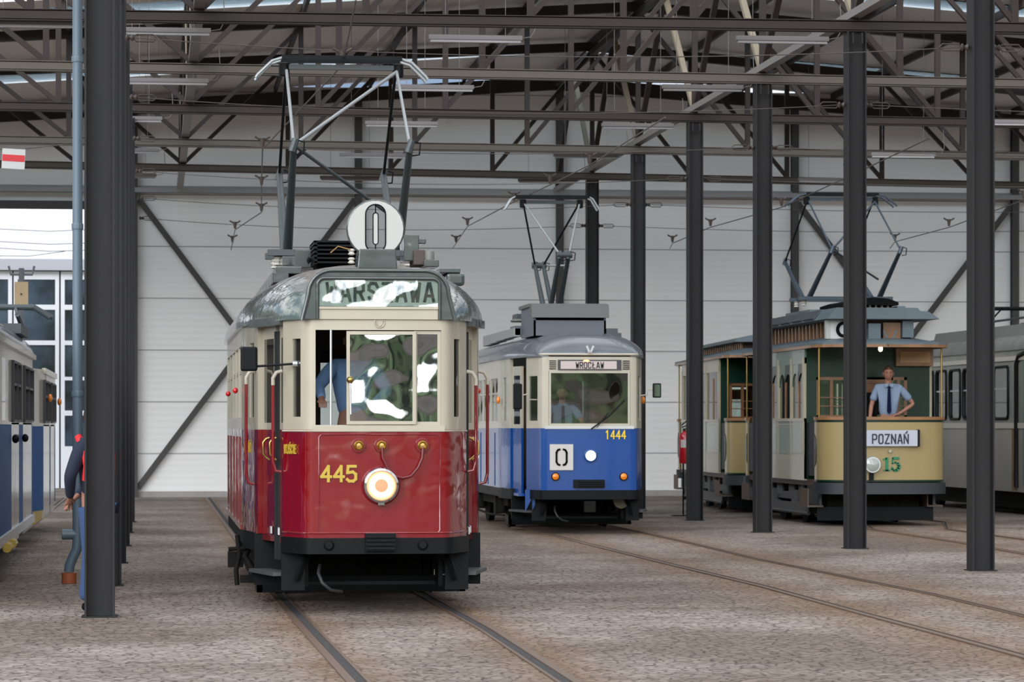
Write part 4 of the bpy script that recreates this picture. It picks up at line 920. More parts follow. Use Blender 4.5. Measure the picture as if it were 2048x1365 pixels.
db = MB().box(-.47, .47, -.02, .0, 2.425, 2.575).build('destination_box', mat('dark_frame', (.04, .04, .045), .4), U)
bx('destination_blind', mat('blind_lit', (.45, .40, .38), .4, emit=(1, .55, .4), estr=.06), db, -.43, .40, -.026, -.02, 2.44, 2.555)
letters('WROCŁAW', .085, wk=.8, gap=.3, t=.12).build('lettering', BLACKM, db, loc=(0, -.03, 2.452))
ellip((-.05, -.03, 2.56), (.045, .01, .012), 10, 8).build('sign_lamp', mat('warm_glow', (1, .5, .2), .4, emit=(1, .38, .1), estr=3), db)
for sd in (-1, 1):
    lv = MB()
    for i in range(5): lv.box(sd * .545 - .05, sd * .545 + .05, -.012, .0, 2.437 + i * .029, 2.448 + i * .029)
    lv.build('louvre', BLACKM, U)
MB().bar((-.05, -.06, 2.78), (-.012, -.06, 2.69), .02, .028).bar((.05, -.06, 2.78), (.012, -.06, 2.69), .02, .028).box(-.03, .03, -.05, .0, 2.67, 2.70).build('pennant_holder', WHITE, U)
pl = MB().box(-.59, -.245, -.03, -.005, .955, 1.335).build('route_plate', mat('plate_white', (.52, .50, .46), .5), U)
m_ = MB()
for s_ in (1, -1): m_.tube([], 0) if 0 else None
zx, zz = -.4175, 1.145
for s_ in (-1, 1):
    q = [(s_ * .025, .115), (s_ * .055, .105), (s_ * .075, .07), (s_ * .075, -.07), (s_ * .055, -.105), (s_ * .025, -.115)]
    for a, b in zip(q, q[1:]): 
        A_, B_ = Vector((zx + a[0], -.034, zz + a[1])), Vector((zx + b[0], -.034, zz + b[1])); d = (B_ - A_).normalized(); m_.bar(A_ - d * .008, B_ + d * .008, .006, .03, up=Vector((0, 1, 0)).cross(d))
m_.build('numeral', BLACKM, pl)
letters('1444', .12, wk=.78, gap=.26, t=.13, depth=.008).build('fleet_number', mat('signal_yellow', (.8, .55, .01), .4), U, loc=(.385, -.008, 1.415))
hl = MB().lathe([(.1, 0), (.1, -.02), (.088, -.03)], (.015, 0, 1.168), 'y', 24).build('headlight', BLUE, U, smooth=40)
MB().lathe([(.088, -.025), (.06, -.034), (.0, -.038)], (.015, 0, 1.168), 'y', 24).build('lens', mat('lit_lamp_white', (1, .9, .75), .3, emit=(1, .86, .62), estr=14), hl, smooth=60)
for x in (-.505, .505):
    r_ = MB().lathe([(.062, 0), (.062, -.025), (.05, -.03)], (x, 0, .86), 'y', 20).build('indicator', BLACK, U, smooth=40)
    MB().lathe([(.05, -.028), (.03, -.045), (.0, -.05)], (x, 0, .86), 'y', 16).build('lens', AMBER, r_, smooth=60)
c_ = MB().box(-.24, .22, -.05, 0, .695, .815)
for i in range(3): c_.box(-.16, .2, -.08, -.05, .715 + i * .032, .735 + i * .032)
c_.build('coupler_pocket', BLACK, U)
MB().tube([(.52, -.03, 1.98), (.3, -.04, 1.76), (.02, -.03, 1.56)], .011, 6).tube([(.28, -.05, 1.80), (.1, -.05, 1.58)], .006, 6).build('wiper', BLACK, U)
for (px0, px1, pt, pb, ax, ay, nm) in ((1026, 1044, 768, 819, 1076, 800, 'left'), (1305, 1322, 767, 796, 1279, 792, 'right')):
    a, b = LP(ax, ay, .25), LP((px0 + px1) / 2, (pt + pb) / 2, .2)
    mr = MB().tube([a, a.lerp(b, .45) + Vector((0, 0, -.02)), a.lerp(b, .5) + Vector((0, 0, .06)), b], .010, 8).build('mirror', CREAM2, U, smooth=40)
    q0, q1 = LP(px0, pb, .2), LP(px1, pt, .2); MB().box(q0.x, q1.x, .17, .21, q0.z, q1.z).build('mirror_head', BLACK, mr, bevel=.015)
    if nm == 'right': MB().box(q0.x + .02, q1.x - .02, .163, .169, q0.z + .02, q1.z - .02).build('mirror_glass', mat('mirror_glass', (.7, .75, .8), .05, metal=1.), mr)
# right door closed, left door folded open
A, B = Vector((.83, .63)), Vector((.965, 1.46)); leaf(U, A, A.lerp(B, .47), .60, 1.57, 2.5, BLUE, CREAM2, 1.63, 2.36); leaf(U, A.lerp(B, .52), B, .60, 1.57, 2.5, BLUE, CREAM2, 1.63, 2.36)
A = Vector((-.97, 1.45)); leaf(U, A, A + Vector((.08, -.46)), .60, 1.57, 2.5, BLUE, CREAM2, 1.63, 2.36); 
leaf(U, Vector((-.85, .64)), Vector((-.80, .70)), .50, 1.57, 2.5, BLUE, CREAM2, 1.63, 2.36)
MB().box(-.98, -.66, .62, 1.45, .56, .60).build('door_sill', BLUE, U)
MB().prism([(-.80, .66), (-.76, .66), (-.76, .44), (-.80, .36)], .36, .44).prism([(-.9, .66), (-.74, .66), (-.9, .34)], .40, .43).build('corner_flap', BLUE, U)
bx('step_well', mat('ochre_inner', (.16, .09, .03), .6), U, -.70, -.66, .75, 1.4, .62, 1.9)
ellip((-.72, .8, 2.47), (.04, .04, .03), 10, 8).build('cab_lamp', mat('warm_glow', (1, .5, .2)), U)
for sd in (-1, 1):
    e_ = ellip((sd * 1.12, 2.05, 2.0), (.03, .05, .06), 10, 8).build('side_indicator', AMBER, U, smooth=60)
    for y in (2.9, 3.9, 5.0, 6.1, 7.2): MB().box(sd * 1.084 - .006, sd * 1.084 + .006, y - .015, y + .015, .68, 1.5).build('body_rib', BLUE, U)
MB().tube([(0, .3, .52), (0, .0, .45), (0, -.05, .42)], .05, 8).box(-.08, .08, -.08, .05, .34, .5).build('coupler', UNDER, U)
MB().lathe([(.10, 0), (.12, -.02), (.05, -.04)], (.52, .35, .50), 'y', 16).build('horn_disc', mat('olive_disc', (.12, .11, .07), .6), U)
# roof gear
q0, q1 = LP(1066, 672, 1.1), LP(1210, 614, 1.1)
MB().box(q0.x, q1.x, 1.0, 1.03, q0.z, q0.z + .23).box(q0.x, q0.x + .03, 1.0, 2.6, q0.z, q1.z).box(q1.x - .03, q1.x, 1.0, 2.6, q0.z, q1.z).build('resistor_box', mat('slate_steel', (.10, .11, .13), .45), U)
MB().prism([(.93, q0.z + .27), (.96, q1.z + .02), (1.2, q1.z + .05), (2.6, q1.z + .05), (2.6, q1.z + .0), (1.2, q1.z), (1.02, q0.z + .27)], q0.x - .04, q1.x + .04, 'x').build('resistor_hood', mat('brown_grey_hood', (.11, .105, .10), .5), U)
bx('resistor_core', BLACKM, U, q0.x + .03, q1.x - .03, 1.15, 2.5, q0.z, q1.z - .06)
def rb(name, px0, px1, pt, pb, y, dy, m=ROOFB):
    a, b = LP(px0, pb, y), LP(px1, pt, y); MB().box(a.x, b.x, y, y + dy, a.z, b.z).build(name, m, U, bevel=.01)
rb('roof_box', 1029, 1066, 652, 672, 2.6, .6, mat('slate_steel', (.1, .11, .13))); rb('roof_box', 1212, 1236, 657, 675, 2.0, .6); rb('roof_box', 1234, 1243, 666, 676, 2.0, .5)
for i in range(4): rb('roof_ventilator', 1028 - 14 * i - 2 * (i > 0), 1042 - 14 * i, 656 + 4 * i, 674 + 5 * i, 2.6 + i * 1.5, 1.45, mat('pale_roof_box', (.26, .27, .26), .5))
rb('roof_box', 1032, 1058, 628, 642, 3.0, .5, PANG); c = LP(1039, 645, 2.8); MB().lathe([(.13, 0), (.15, .02), (.10, .05)], c, 'z', 20).build('roof_lamp', mat('grey_cover', (.3, .3, .27)), U, smooth=50)
pantograph(U, 4.4, 3.32, 5.28, .44, .07, 4.27, 1.6, horn=.14, base=.15, headh=.60)
person('seated tram driver in pale blue shirt and tie behind the windscreen of tram 1444', Vector(U.location) + Vector((-.28, .95, .48)), 0,
   ((-.30, -.14, 1.20), (-.20, -.36, 1.12), (.3, -1, -.1)), ((.30, -.14, 1.20), (.20, -.36, 1.12), (-.3, -1, -.1)), H=1.74,
   legs={1: [(.10, -.1, .93), (.12, -.30, .70), (.12, -.28, .36)], -1: [(-.10, -.1, .93), (-.12, -.30, .70), (-.12, -.28, .36)]})
# ------------------------------------------------------------------ plain side-on cars: left pair, pale car at the right
def Yat(px, X):                    # y of the plane x = X seen in pixel column px
    k = (px - 1024) / FPX; return X * (RT.x - k * FW.x) / (k * FW.y - RT.y)
def side_car(root, sgn, segs, wid, zlo, zb, zt, win, lo, up, doorlo, rf, rise=.45, glassm=GLASS):
    # segs: (x, y, kind) along the visible side from the near to the far end; sgn = side that is seen
    vis = [(x, y) for x, y, k in segs]; kd = [k for x, y, k in segs]; y0, y1 = vis[0][1], vis[-1][1]
    far = [(-sgn * wid + .0 + segs[0][0], y1), (-sgn * wid + segs[0][0], y0)]
    pts = vis + far; kk = kd[:-1] + ['s', 'o', 's']; sd = sgn
    dk = [i for i, k in enumerate(kk) if k == 'd']
    MB().shell(pts, [zlo, zb], lambda i, j: kk[i] != 'd', th=.04, side=sd).build('lower_body', lo, root, smooth=30)
    MB().shell(pts, [zb, win[0], win[1], zt], lambda i, j: not (kk[i] in 'wdo' and j == 1), th=.04, side=sd).build('upper_body', up, root, smooth=30)
    for i, k in enumerate(kk):
        a, c = Vector(pts[i]), Vector(pts[(i + 1) % len(pts)])
        if k in 'wdo':
            MB().shell([tuple(a), tuple(c)], [win[0] if k != 'd' else win[0], win[1]], th=.006, closed=False, side=sd).build('window_pane', glassm, root)
        if k == 'd':
            d = (c - a); e_ = d.normalized() * .05
            q = MB().shell([tuple(a), tuple(c)], [zlo - .12, zb + .02], th=.04, closed=False, side=sd).build('door_panel', doorlo, root)
            fr = MB(); o_ = Vector((sgn * .012, 0))
            for u in (0., .5, 1.): p = a.lerp(c, u) + o_; fr.bar((p.x, p.y, win[0]), (p.x, p.y, win[1]), .045, .045)
            for z in (win[0], win[0] + .62 * (win[1] - win[0]), win[1]): fr.bar((a.x + o_.x, a.y, z), (c.x + o_.x, c.y, z), .03, .03)
            fr.build('door_frame', mat('dark_door_frame', (.03, .03, .035), .4), q)
    xm = segs[0][0] - sgn * wid / 2; L = y1 - y0
    r_ = roof(root, L, lambda y: wid / 2, zt, rise, .9, rf, y0=y0); r_.location.x = xm
    MB().box(xm - wid / 2 + .06, xm + wid / 2 - .06, y0 + .1, y1 - .1, zlo + .2, zlo + .24).build('interior_floor', DWOOD, root)
    MB().box(xm - .9, xm + .9, y0 + .4, y1 - .4, .12, zlo + .1).build('underframe', UNDER, root)
    for y in (y0 + 1.6, y1 - 1.8):
        for s_ in (-.72, .72): wheel(root, xm + s_, y, .33)
    return xm
SHEEN = mat('pale_polished_door_panel', (.75, .74, .74), .13, metal=.6, bump=.5, bscale=3, stretch=(1, 1, .3))
XL = -1.58
A_ = thing('tram', 'cream over blue tram at the left edge, the nearer of the two there', 'tram', (XL, 28, 0))
def sy(px): return Yat(px, XL) - 28
segA = [(0, .0, 's'), (0, .9, 'w'), (0, 2.0, 's'), (0, sy(1), 's'), (0, sy(4), 'w'), (0, sy(11), 's'), (0, sy(23), 'd'), (0, sy(38), 's'), (0, sy(46), 'd'), (0, sy(63), 's'), (0, sy(65), 's')]
xm = side_car(A_, 1, segA, 2.2, .42, 1.62, 2.50, (1.66, 2.32), DKBLUE, CREAM, SHEEN, ROOFB)
MB().box(-.02, .03, 0, sy(65), .36, .46).build('white_sill', WHITE, A_)
MB().box(.0, .05, 0, sy(65), 2.46, 2.52).build('gutter', CREAM2, A_)
for px in (22, 42): ellip((.05, sy(px), 1.46), (.04, .05, .05), 8, 6).build('side_lamp', BLACK, A_, smooth=60)
for px in (2, 12): MB().tube([(.06, sy(px), .34), (.06, sy(px + 4), .34)], .05, 8).build('step_edge', YELLOW, A_)
# pantograph on it, lowered a bit
pc = P(-22, 640, 38.6) - Vector(A_.location)
pp = MB().tube([(pc.x - .75, pc.y, 3.08), (pc.x + .55, pc.y, 3.08), (pc.x + .75, pc.y, 2.95)], .03, 8).tube([(pc.x - .75, pc.y + .25, 3.10), (pc.x + .55, pc.y + .25, 3.10), (pc.x + .78, pc.y + .25, 2.96)], .03, 8).build('pantograph', PANG, A_)
for sd in (-.4, .4):
    MB().tube([(pc.x + sd, pc.y - 1.2, 2.95), (pc.x + sd * .8, pc.y + .1, 3.08)], .02, 6).build('arm', PANG, pp)
    MB().tube([(pc.x + sd, pc.y - 1.2, 2.95), (pc.x + sd, pc.y + .6, 2.80)], .03, 6).build('arm', PANG, pp)
MB().box(pc.x - .4, pc.x + .45, pc.y - 1.3, pc.y + .8, 2.72, 2.84).build('base_frame', PANG, pp)
B_ = thing('tram', 'cream over blue tram at the left, the farther one with orange side lamps', 'tram', (XL, 28, 0))
XO = .02
segB = [(-.42, sy(69), 's'), (-.33, sy(71), 'w'), (-.22, sy(74.5), 's'), (XO, sy(84), 'd'), (XO, sy(96), 's'), (XO, sy(98.5), 'd'), (XO, sy(106), 's'), (XO, sy(108), 's')]
side_car(B_, 1, segB, 1.75, .42, 1.60, 2.40, (1.66, 2.24), DKBLUE, CREAM, SHEEN, ROOFB, rise=.42)
MB().box(.0, .05, sy(84), sy(108), 2.34, 2.42).build('gutter', CREAM2, B_)
for px, z in ((86, 2.0), (106, 1.98)): ellip((.10, sy(px), z), (.035, .07, .06), 10, 8).build('orange_lamp', AMBER, B_, smooth=60)
MB().box(-.5, .0, sy(69), sy(84), .30, .42).build('coupler_cover', YELLOW, B_)

XR = 15.35
GREY = mat('worn_grey_cream', (.34, .305, .255), .45, var=.12, vscale=.8); GREY2 = mat('worn_grey_white', (.24, .245, .22), .4, var=.1)
R_ = thing('tram', 'weathered pale cream tram with rounded windows at the far right, its pantograph lowered', 'tram', (XR, 50, 0))
def ry(px): return Yat(px, XR) - 50
segR = [(0, ry(2290), 's'), (0, ry(2230), 'w'), (0, ry(2150), 's'), (0, ry(2130), 's'), (0, ry(2036), 's'), (0, ry(2018), 'w'), (0, ry(1986), 's'), (0, ry(1977), 'w'), (0, ry(1928), 's'), (0, ry(1922), 'w'), (0, ry(1901), 's'), (0, ry(1894), 'w'), (0, ry(1874), 's'), (0, ry(1868), 'w'), (0, ry(1850), 's'), (0, ry(1800), 's')]
side_car(R_, -1, segR, 2.2, .42, 1.66, 3.0, (1.74, 2.68), GREY, GREY2, GREY, mat('worn_roof', (.20, .20, .185), .6, var=.15), rise=.42, glassm=glass('tinted_blue_glass', (.75, .85, .92), refl=.12))
MB().box(-.02, .0, ry(2290), ry(1800), 1.56, 1.66).build('waist_band', mat('pale_band', (.52, .48, .40), .45), R_)
MB().box(-.03, .0, ry(2290), ry(1800), 2.78, 2.86).build('roof_rail', mat('pale_band', (.5, .5, .5)), R_)
for i in range(0, len(segR) - 1):
    if segR[i][2] == 'w':
        ya, yb = segR[i][1], segR[i + 1][1]; r = .07
        q = [(-.012, ya + r, 1.74), (-.012, yb - r, 1.74), (-.012, yb, 1.74 + r), (-.012, yb, 2.68 - r), (-.012, yb - r, 2.68), (-.012, ya + r, 2.68), (-.012, ya, 2.68 - r), (-.012, ya, 1.74 + r)]
        w_ = MB().tube(q, .03, 6, closed=True).build('window_gasket', RUBBER, R_, smooth=50)
        MB().bar((-.01, ya, 2.28), (-.01, yb, 2.28), .02, .03).build('window_rail', ALU, w_)
MB().tube([(-.03, ry(2036), .5), (-.03, ry(2036), 2.72), (-.03, ry(2041), 2.86), (-.03, ry(2060), 2.93), (-.03, ry(2126), 2.93), (-.03, ry(2126), .5)], .045, 8).build('door_gasket', RUBBER, R_, smooth=50)
MB().box(-.012, .0, ry(2120), ry(2046), .55, 2.85).build('door_leaf', mat('green_grey_leaf', (.16, .20, .17), .4), R_)
MB().box(-.006, .0, ry(2034), ry(2024), .45, 1.55).build('rust_stain_strip', mat('rust_streak', (.20, .13, .07), .7, var=.4, vscale=5), R_)
MB().prism([(.1, 3.10), (.2, 3.45), (2.0, 3.45), (2.1, 3.10)], ry(2290), ry(1852), 'y').build('roof_cover', mat('worn_cover', (.17, .165, .155), .6), R_)
# lowered pantograph on its roof
ya, yb = ry(2050), ry(1893)
q = MB().tube([(.6, ya - 1, 3.62), (.6, yb, 3.60)], .022, 8).tube([(1.5, ya - 1, 3.62), (1.5, yb, 3.6)], .022, 8).build('pantograph', PANG, R_)
MB().tube([(.0, (ya + yb) / 2 - .5, 3.78), (2.1, (ya + yb) / 2 - .5, 3.78)], .03, 8).tube([(.0, (ya + yb) / 2 - .2, 3.78), (2.1, (ya + yb) / 2 - .2, 3.78)], .03, 8).build('pan_head', BLACK, q)
MB().tube([(.5, yb - .1, 3.62), (.5, yb - .9, 3.70), (.5, yb - 1.4, 3.76)], .02, 8).tube([(.5, yb, 3.60), (.6, yb - .1, 3.72), (.6, yb - .6, 3.86), (.7, yb - 1.0, 3.84)], .016, 8).tube([(.8, yb - .3, 3.65), (.9, yb - .7, 3.86)], .016, 8).build('folded_arm', BLACK, q, smooth=50)
MB().tube([(.6, ya - .8, 3.62), (.6, ya + 1.2, 3.85)], .02, 8).tube([(1.4, ya - .8, 3.62), (1.4, ya + 1.2, 3.85)], .02, 8).build('folded_arm', BLACK, q, smooth=50)

# ------------------------------------------------------------------ the two old cars of line 15
YEL = mat('straw_yellow_paint', (.31, .235, .10), .3, coat=.6, bump=.06); PALEG = mat('pale_green_panel', (.10, .17, .13), .22, coat=.6)
IVORY = mat('ivory_paint', (.36, .325, .22), .35, coat=.4); SLATE = mat('slate_roof_paint', (.09, .12, .135), .5, var=.1); LACQ = mat('light_oak', (.24, .115, .045), .35, coat=.4, var=.2, vscale=5)
def old_car(root, L, motor):
    hw = 1.03
    dash = [(-1.03, .62), (-1.03, .45), (-1.0, .30), (-.93, .18), (-.8, .09), (-.6, .035), (-.3, .008), (0, 0), (.3, .008), (.6, .035), (.8, .09), (.93, .18), (1.0, .30), (1.03, .45), (1.03, .62)]
    for en, dd in (('front', dash), ('rear', [(x, L - y) for x, y in dash])):
        s_ = 1 if en == 'front' else -1
        d_ = MB().shell(dd, [.72, 1.70], th=.03, closed=False, side=s_).build('dash_panel', YEL, root, smooth=35)
        MB().shell([(x * 1.02, y + (-.02 if s_ > 0 else .02)) for x, y in dd], [1.70, 1.75], th=.07, closed=False, side=s_).build('wooden_rail', LACQ, d_, smooth=35)
        for z0, z1 in ((1.665, 1.70), (.715, .745)): MB().shell([(x * 1.003, y + (-.004 if s_ > 0 else .004)) for x, y in dd], [z0, z1], th=.01, closed=False, side=s_).build('green_line', GREEN, d_, smooth=35)
        MB().shell([(x * 1.03, y + (-.03 if s_ > 0 else .03)) for x, y in dd], [.52, .70], th=.12, closed=False, side=s_).build('buffer_beam', mat('slate_beam', (.022, .028, .032), .5), root, smooth=35)
        for sd in (-1, 1):
            for y_ in (.42,): MB().tube([(sd * 1.0, y_ if s_ > 0 else L - y_, 1.75), (sd * 1.0, y_ if s_ > 0 else L - y_, 2.90)], .016, 8).build('canopy_post', BRASS, root, smooth=50)
            # green cut-out edge of the dash, gate across the entry
            ya = .62 if s_ > 0 else L - .62
            MB().prism([(ya - s_ * .01, .95), (ya - s_ * .14, 1.02), (ya - s_ * .17, 1.15), (ya - s_ * .17, 1.28), (ya - s_ * .14, 1.40), (ya - s_ * .01, 1.47)], sd * 1.03 - .012, sd * 1.03 + .012, 'x').build('grip_recess', GREEN, d_)
            g_ = MB(); y0, y1 = (.64, 1.26) if s_ > 0 else (L - 1.26, L - .64)
            g_.box(sd * 1.0 - .01, sd * 1.0 + .01, y0, y1, .80, 1.66).build('entry_gate', mat('gate_black', (.012, .016, .022), .5), root)
            MB().box(sd * .98 - .16, sd * .98 + .1, y0, y1, .30, .33).box(sd * .98 - .16, sd * .98 - .14, y0, y1, .33, .60).build('step', mat('step_wood', (.09, .06, .04), .6), root)
            MB().box(sd * .93 - .02, sd * .93 + .02, y0 - .02, y1 + .3, .33, .70).build('step_cheek', mat('slate_beam', (.045, .055, .06)), root)
    MB().box(-1.0, 1.0, .5, L - .5, .64, .74).build('platform_floor', DWOOD, root)
    B0, B1 = 1.30, L - 1.30
    for y, s_ in ((B0, 1), (B1, -1)):
        w = MB().box(-1.02, 1.02, y - .03, y + .03, 2.40, 2.95).box(-1.02, -.86, y - .03, y + .03, .74, 2.4).box(.64, 1.02, y - .03, y + .03, .74, 2.4).box(-.86, -.35, y - .03, y + .03, .74, 1.70).box(.36, .64, y - .03, y + .03, .74, 1.70).box(-.36, -.30, y - .03, y + .03, .74, 2.4)
        w.box(.30, .36, y - .03, y + .03, .74, 2.4); bk = w.build('bulkhead', GREEN, root)
        for x0, x1 in ((-.86, -.36), (.36, .64)):
            f = MB().box(x0, x0 + .05, y - .05, y + .04, 1.7, 2.4).box(x1 - .05, x1, y - .05, y + .04, 1.7, 2.4).box(x0, x1, y - .05, y + .04, 2.35, 2.4).box(x0, x1, y - .05, y + .04, 1.7, 1.78)
            xm = (x0 + x1) / 2; f.box(xm - .025, xm + .025, y - .04, y + .03, 1.7, 2.4)
            for z in (1.92, 2.06): f.box(x0, x1, y - .06, y - .045, z, z + .014)
            f.build('bulkhead_window', WOOD, bk); bx('pane', GLASS, bk, x0 + .05, x1 - .05, y - .005, y + .005, 1.78, 2.35)
        d = MB().box(-.30, -.22, y - .03, y + .03, .74, 2.3).box(.22, .30, y - .03, y + .03, .74, 2.3).box(-.22, .22, y - .03, y + .03, .74, 1.5).box(-.22, .22, y - .03, y + .03, 2.15, 2.3).box(-.36, .36, y - .05, y + .03, 2.3, 2.36).build('bulkhead_door', WOOD, bk); bx('pane', GLASS, d, -.22, .22, y - .004, y + .004, 1.5, 2.15)
    # saloon sides: pale green over ivory, arched windows
    nw = 4 if motor else 3; wl = (B1 - B0) / nw
    for sd in (-1, 1):
        x = sd * 1.02
        s_ = MB().box(x - .03, x + .03, B0, B1, 1.12, 1.68).build('side_panel', PALEG, root)
        bx('rocker_panel', IVORY, root, x - .035, x + .04, B0, B1, .72, 1.10)
        for z in (1.10, 1.16, 1.62): MB().box(x - .034, x + .034 + .004, B0, B1, z, z + .02).build('lining', IVORY, s_)
        MB().box(x - .05, x + .05, B0, B1, 1.68, 1.73).build('waist_rail', IVORY, s_)
        MB().box(x - .03, x + .03, B0, B1, 2.62, 2.86).build('letter_board', PALEG if motor else IVORY, s_)
        for i in range(nw + 1):
            y = B0 + i * wl; e_ = .07 if i in (0, nw) else .05; yy = min(max(y, B0 + e_), B1 - e_)
            MB().box(x - .04, x + .045, yy - e_, yy + e_, .74, 2.72).build('pillar', IVORY, s_)
        for i in range(nw):
            y0, y1 = B0 + i * wl + .05, B0 + (i + 1) * wl - .05; ym = (y0 + y1) / 2; r = (y1 - y0) / 2
            if motor:
                for q0, q1 in ((y0, ym), (ym, y1)):
                    a_ = [(q0, 2.64), (q0, 2.25)] + [(q0 + (q1 - q0) * (.5 - .5 * math.cos(math.pi * k / 10)), 2.25 + .22 * math.sin(math.pi * k / 10)) for k in range(11)] + [(q1, 2.64)]
                    MB().prism(a_, x - .02, x + .02, 'x').build('arch_spandrel', GREEN if q0 == y0 else PALEG, s_)
            MB().box(x - .02, x + .02, ym - .02, ym + .02, 1.73, 2.5).build('mullion', LACQ, s_)
            bx('window_pane', GLASS, s_, x - .004, x + .004, y0, y1, 1.73, 2.64)
    # canopy roof and clerestory
    cp = [(-1.10, .55), (-1.08, .35), (-1.0, .15), (-.85, .03), (-.6, -.04), (0, -.07), (.6, -.04), (.85, .03), (1.0, .15), (1.08, .35), (1.10, .55)]
    loop = cp + [(x, L - y) for x, y in cp[::-1]]
    MB().prism(loop, 2.87, 2.93, 'z').build('canopy', SLATE, root)
    MB().shell([(x * 1.005, y) for x, y in loop], [2.855, 2.90], th=.04, side=1).build('cornice', LACQ, root)
    lp2 = [(x * .96, y + (.06 if y < L / 2 else -.06)) for x, y in loop]; n = len(lp2); c_ = MB()
    vs = [(x, y, 2.93) for x, y in lp2] + [(x * .62, .95 + (y - 0) * (L - 1.9) / L, 3.05) for x, y in lp2]
    c_.add(vs, [tuple(range(n)), tuple(range(n, 2 * n))] + [(i, (i + 1) % n, n + (i + 1) % n, n + i) for i in range(n)]).build('lower_roof', SLATE, root)
    y0, y1 = (.75, L - .75) if motor else (1.3, L - 1.3); zc0, zc1 = (2.94, 3.34) if motor else (2.94, 3.20)
    cl = MB().box(-.60, .60, y0 + .1, y1 - .1, zc0, zc1 - .02).build('clerestory', DWOOD, root)
    k = int((y1 - y0) / .30)
    for sd in (-1, 1):
        for i in range(k + 1):
            y = y0 + .1 + (y1 - y0 - .2) * i / k; MB().box(sd * .61 - .02, sd * .61 + .02, y - .03, y + .03, zc0 + .03, zc1 - .02).build('clerestory_pillar', LACQ, cl)
        MB().box(sd * .62 - .02, sd * .62 + .02, y0 + .1, y1 - .1, zc0 + .02, zc0 + .08).build('clerestory_sill', LACQ, cl)
    e_ = .13
    MB().prism([(-.78, zc1 - .03), (-.78, zc1 + .02), (-.5, zc1 + .09), (0, zc1 + .12), (.5, zc1 + .09), (.78, zc1 + .02), (.78, zc1 - .03)], y0 - .25, y1 + .25).build('clerestory_roof', SLATE, cl)
    # running gear
    for x in (-.72, .72):
        for y in (L / 2 - .9, L / 2 + .9): wheel(root, x, y, .36)
    for sd in (-1, 1):
        t_ = MB().box(sd * .88 - .03, sd * .88 + .03, 1.2, L - 1.2, .38, .50)
        for y in (L / 2 - .9, L / 2 + .9):
            t_.box(sd * .9 - .08, sd * .9 + .08, y - .14, y + .14, .26, .54)
            for q_ in (-.5, -.3, .3, .5): t_.tube([(sd * .9, y + q_, .45), (sd * .9, y + q_, .72)], .05, 8)
        t_.tube([(sd * .98, 1.3, .18), (sd * .98, L - 1.3, .18)], .03, 6).tube([(sd * .98, 1.8, .18), (sd * .98, 1.8, .7)], .012, 6).tube([(sd * .98, L - 1.8, .18), (sd * .98, L - 1.8, .7)], .012, 6)
        t_.box(sd * .98 - .01, sd * .98 + .01, 1.3, L - 1.3, .18, .34); t_.build('truck_frame', mat('grey_truck', (.075, .075, .075), .6), root, smooth=40)
    MB().box(-.75, .75, .9, L - .9, .16, .5).build('underframe', UNDER, root)
    bx('lifeguard', BLACK, root, -.95, .95, .75, .79, .08, .30); bx('lifeguard', BLACK, root, -.95, .95, L - .79, L - .75, .08, .30)
V = thing('tram', 'straw-yellow and dark green vintage tram number 15 with a POZNAŃ board', 'tram', ground(1773, 49.2)); LP = mkLP(V)
old_car(V, 6.9, True)
a, b = LP(1702, 893, -.03), LP(1834, 861, -.03)
sg = MB().box(a.x, b.x, -.07, -.03, a.z, b.z).build('destination_board', mat('board_blue_white', (.42, .44, .50), .4), V)
MB().box(b.x, b.x + .035, -.08, .0, a.z - .01, b.z + .01).build('board_end', BLACK, sg)
letters('POZNAŃ', .142, wk=.80, gap=.30, t=.15).build('lettering', mat('navy_lettering', (.01, .012, .03), .5), sg, loc=(LP(1781, 880, -.07).x, -.074, LP(1781, 887.5, -.07).z))
# the number 15, heavy with serifs
def num15():
    m_ = MB(); f = lambda x, z: Vector((x, 0, z))
    def st(a, b, t_): a, b = f(*a), f(*b); d = (b - a).normalized(); m_.bar(a - d * .008, b + d * .008, .008, t_, up=Vector((0, 1, 0)).cross(d))
    st((-.075, .01), (-.075, .21), .05); st((-.12, .012), (-.03, .012), .024); st((-.13, .185), (-.085, .20), .025)
    st((.02, .205), (.12, .205), .04); st((.02, .205), (.012, .125), .022); q = [(.012, .12), (.06, .14), (.105, .125), (.122, .085), (.115, .045), (.08, .014), (.04, .01), (.01, .03)]
    for (a, b), w in zip(zip(q, q[1:]), (.02, .03, .045, .055, .05, .035, .03)): st(a, b, w)
    m_.tube([f(.01, .045) + Vector((0, -.004, 0)), f(.01, .045) + Vector((0, .004, 0))], .024, 12)
    return m_
num15().build('fleet_number', mat('number_green', (.005, .17, .07), .4), V, loc=(LP(1783, 930, -.01).x, -.010, LP(1783, 943, -.01).z))
MB().lathe([(.02, 0), (.03, -.02), (.025, -.05), (.012, -.05)], (LP(1779, 903, 0).x, 0, LP(1779, 903, 0).z), 'y', 14).build('brass_hook', IVORY, V)
h = LP(1742, 930, 0); hl = MB().lathe([(.05, 0), (.12, -.06), (.135, -.11), (.125, -.13)], (h.x, .0, h.z), 'y', 28).build('headlight', ALU, V, smooth=40)
MB().lathe([(.125, -.12), (.08, -.15), (.0, -.165)], (h.x, 0, h.z), 'y', 24).build('lens', mat('unlit_lens', (.35, .38, .34), .12, coat=.8), hl, smooth=60)
MB().box(h.x - .035, h.x + .035, -.05, 0, .74, h.z - .13).build('socket', BLACK, V)
q0, q1 = LP(1791, 733, 1.2), LP(1865, 697, 1.2); bxx = MB().box(q0.x, q1.x, 1.14, 1.27, q0.z, q1.z).build('panelled_box', LACQ, V, bevel=.01)
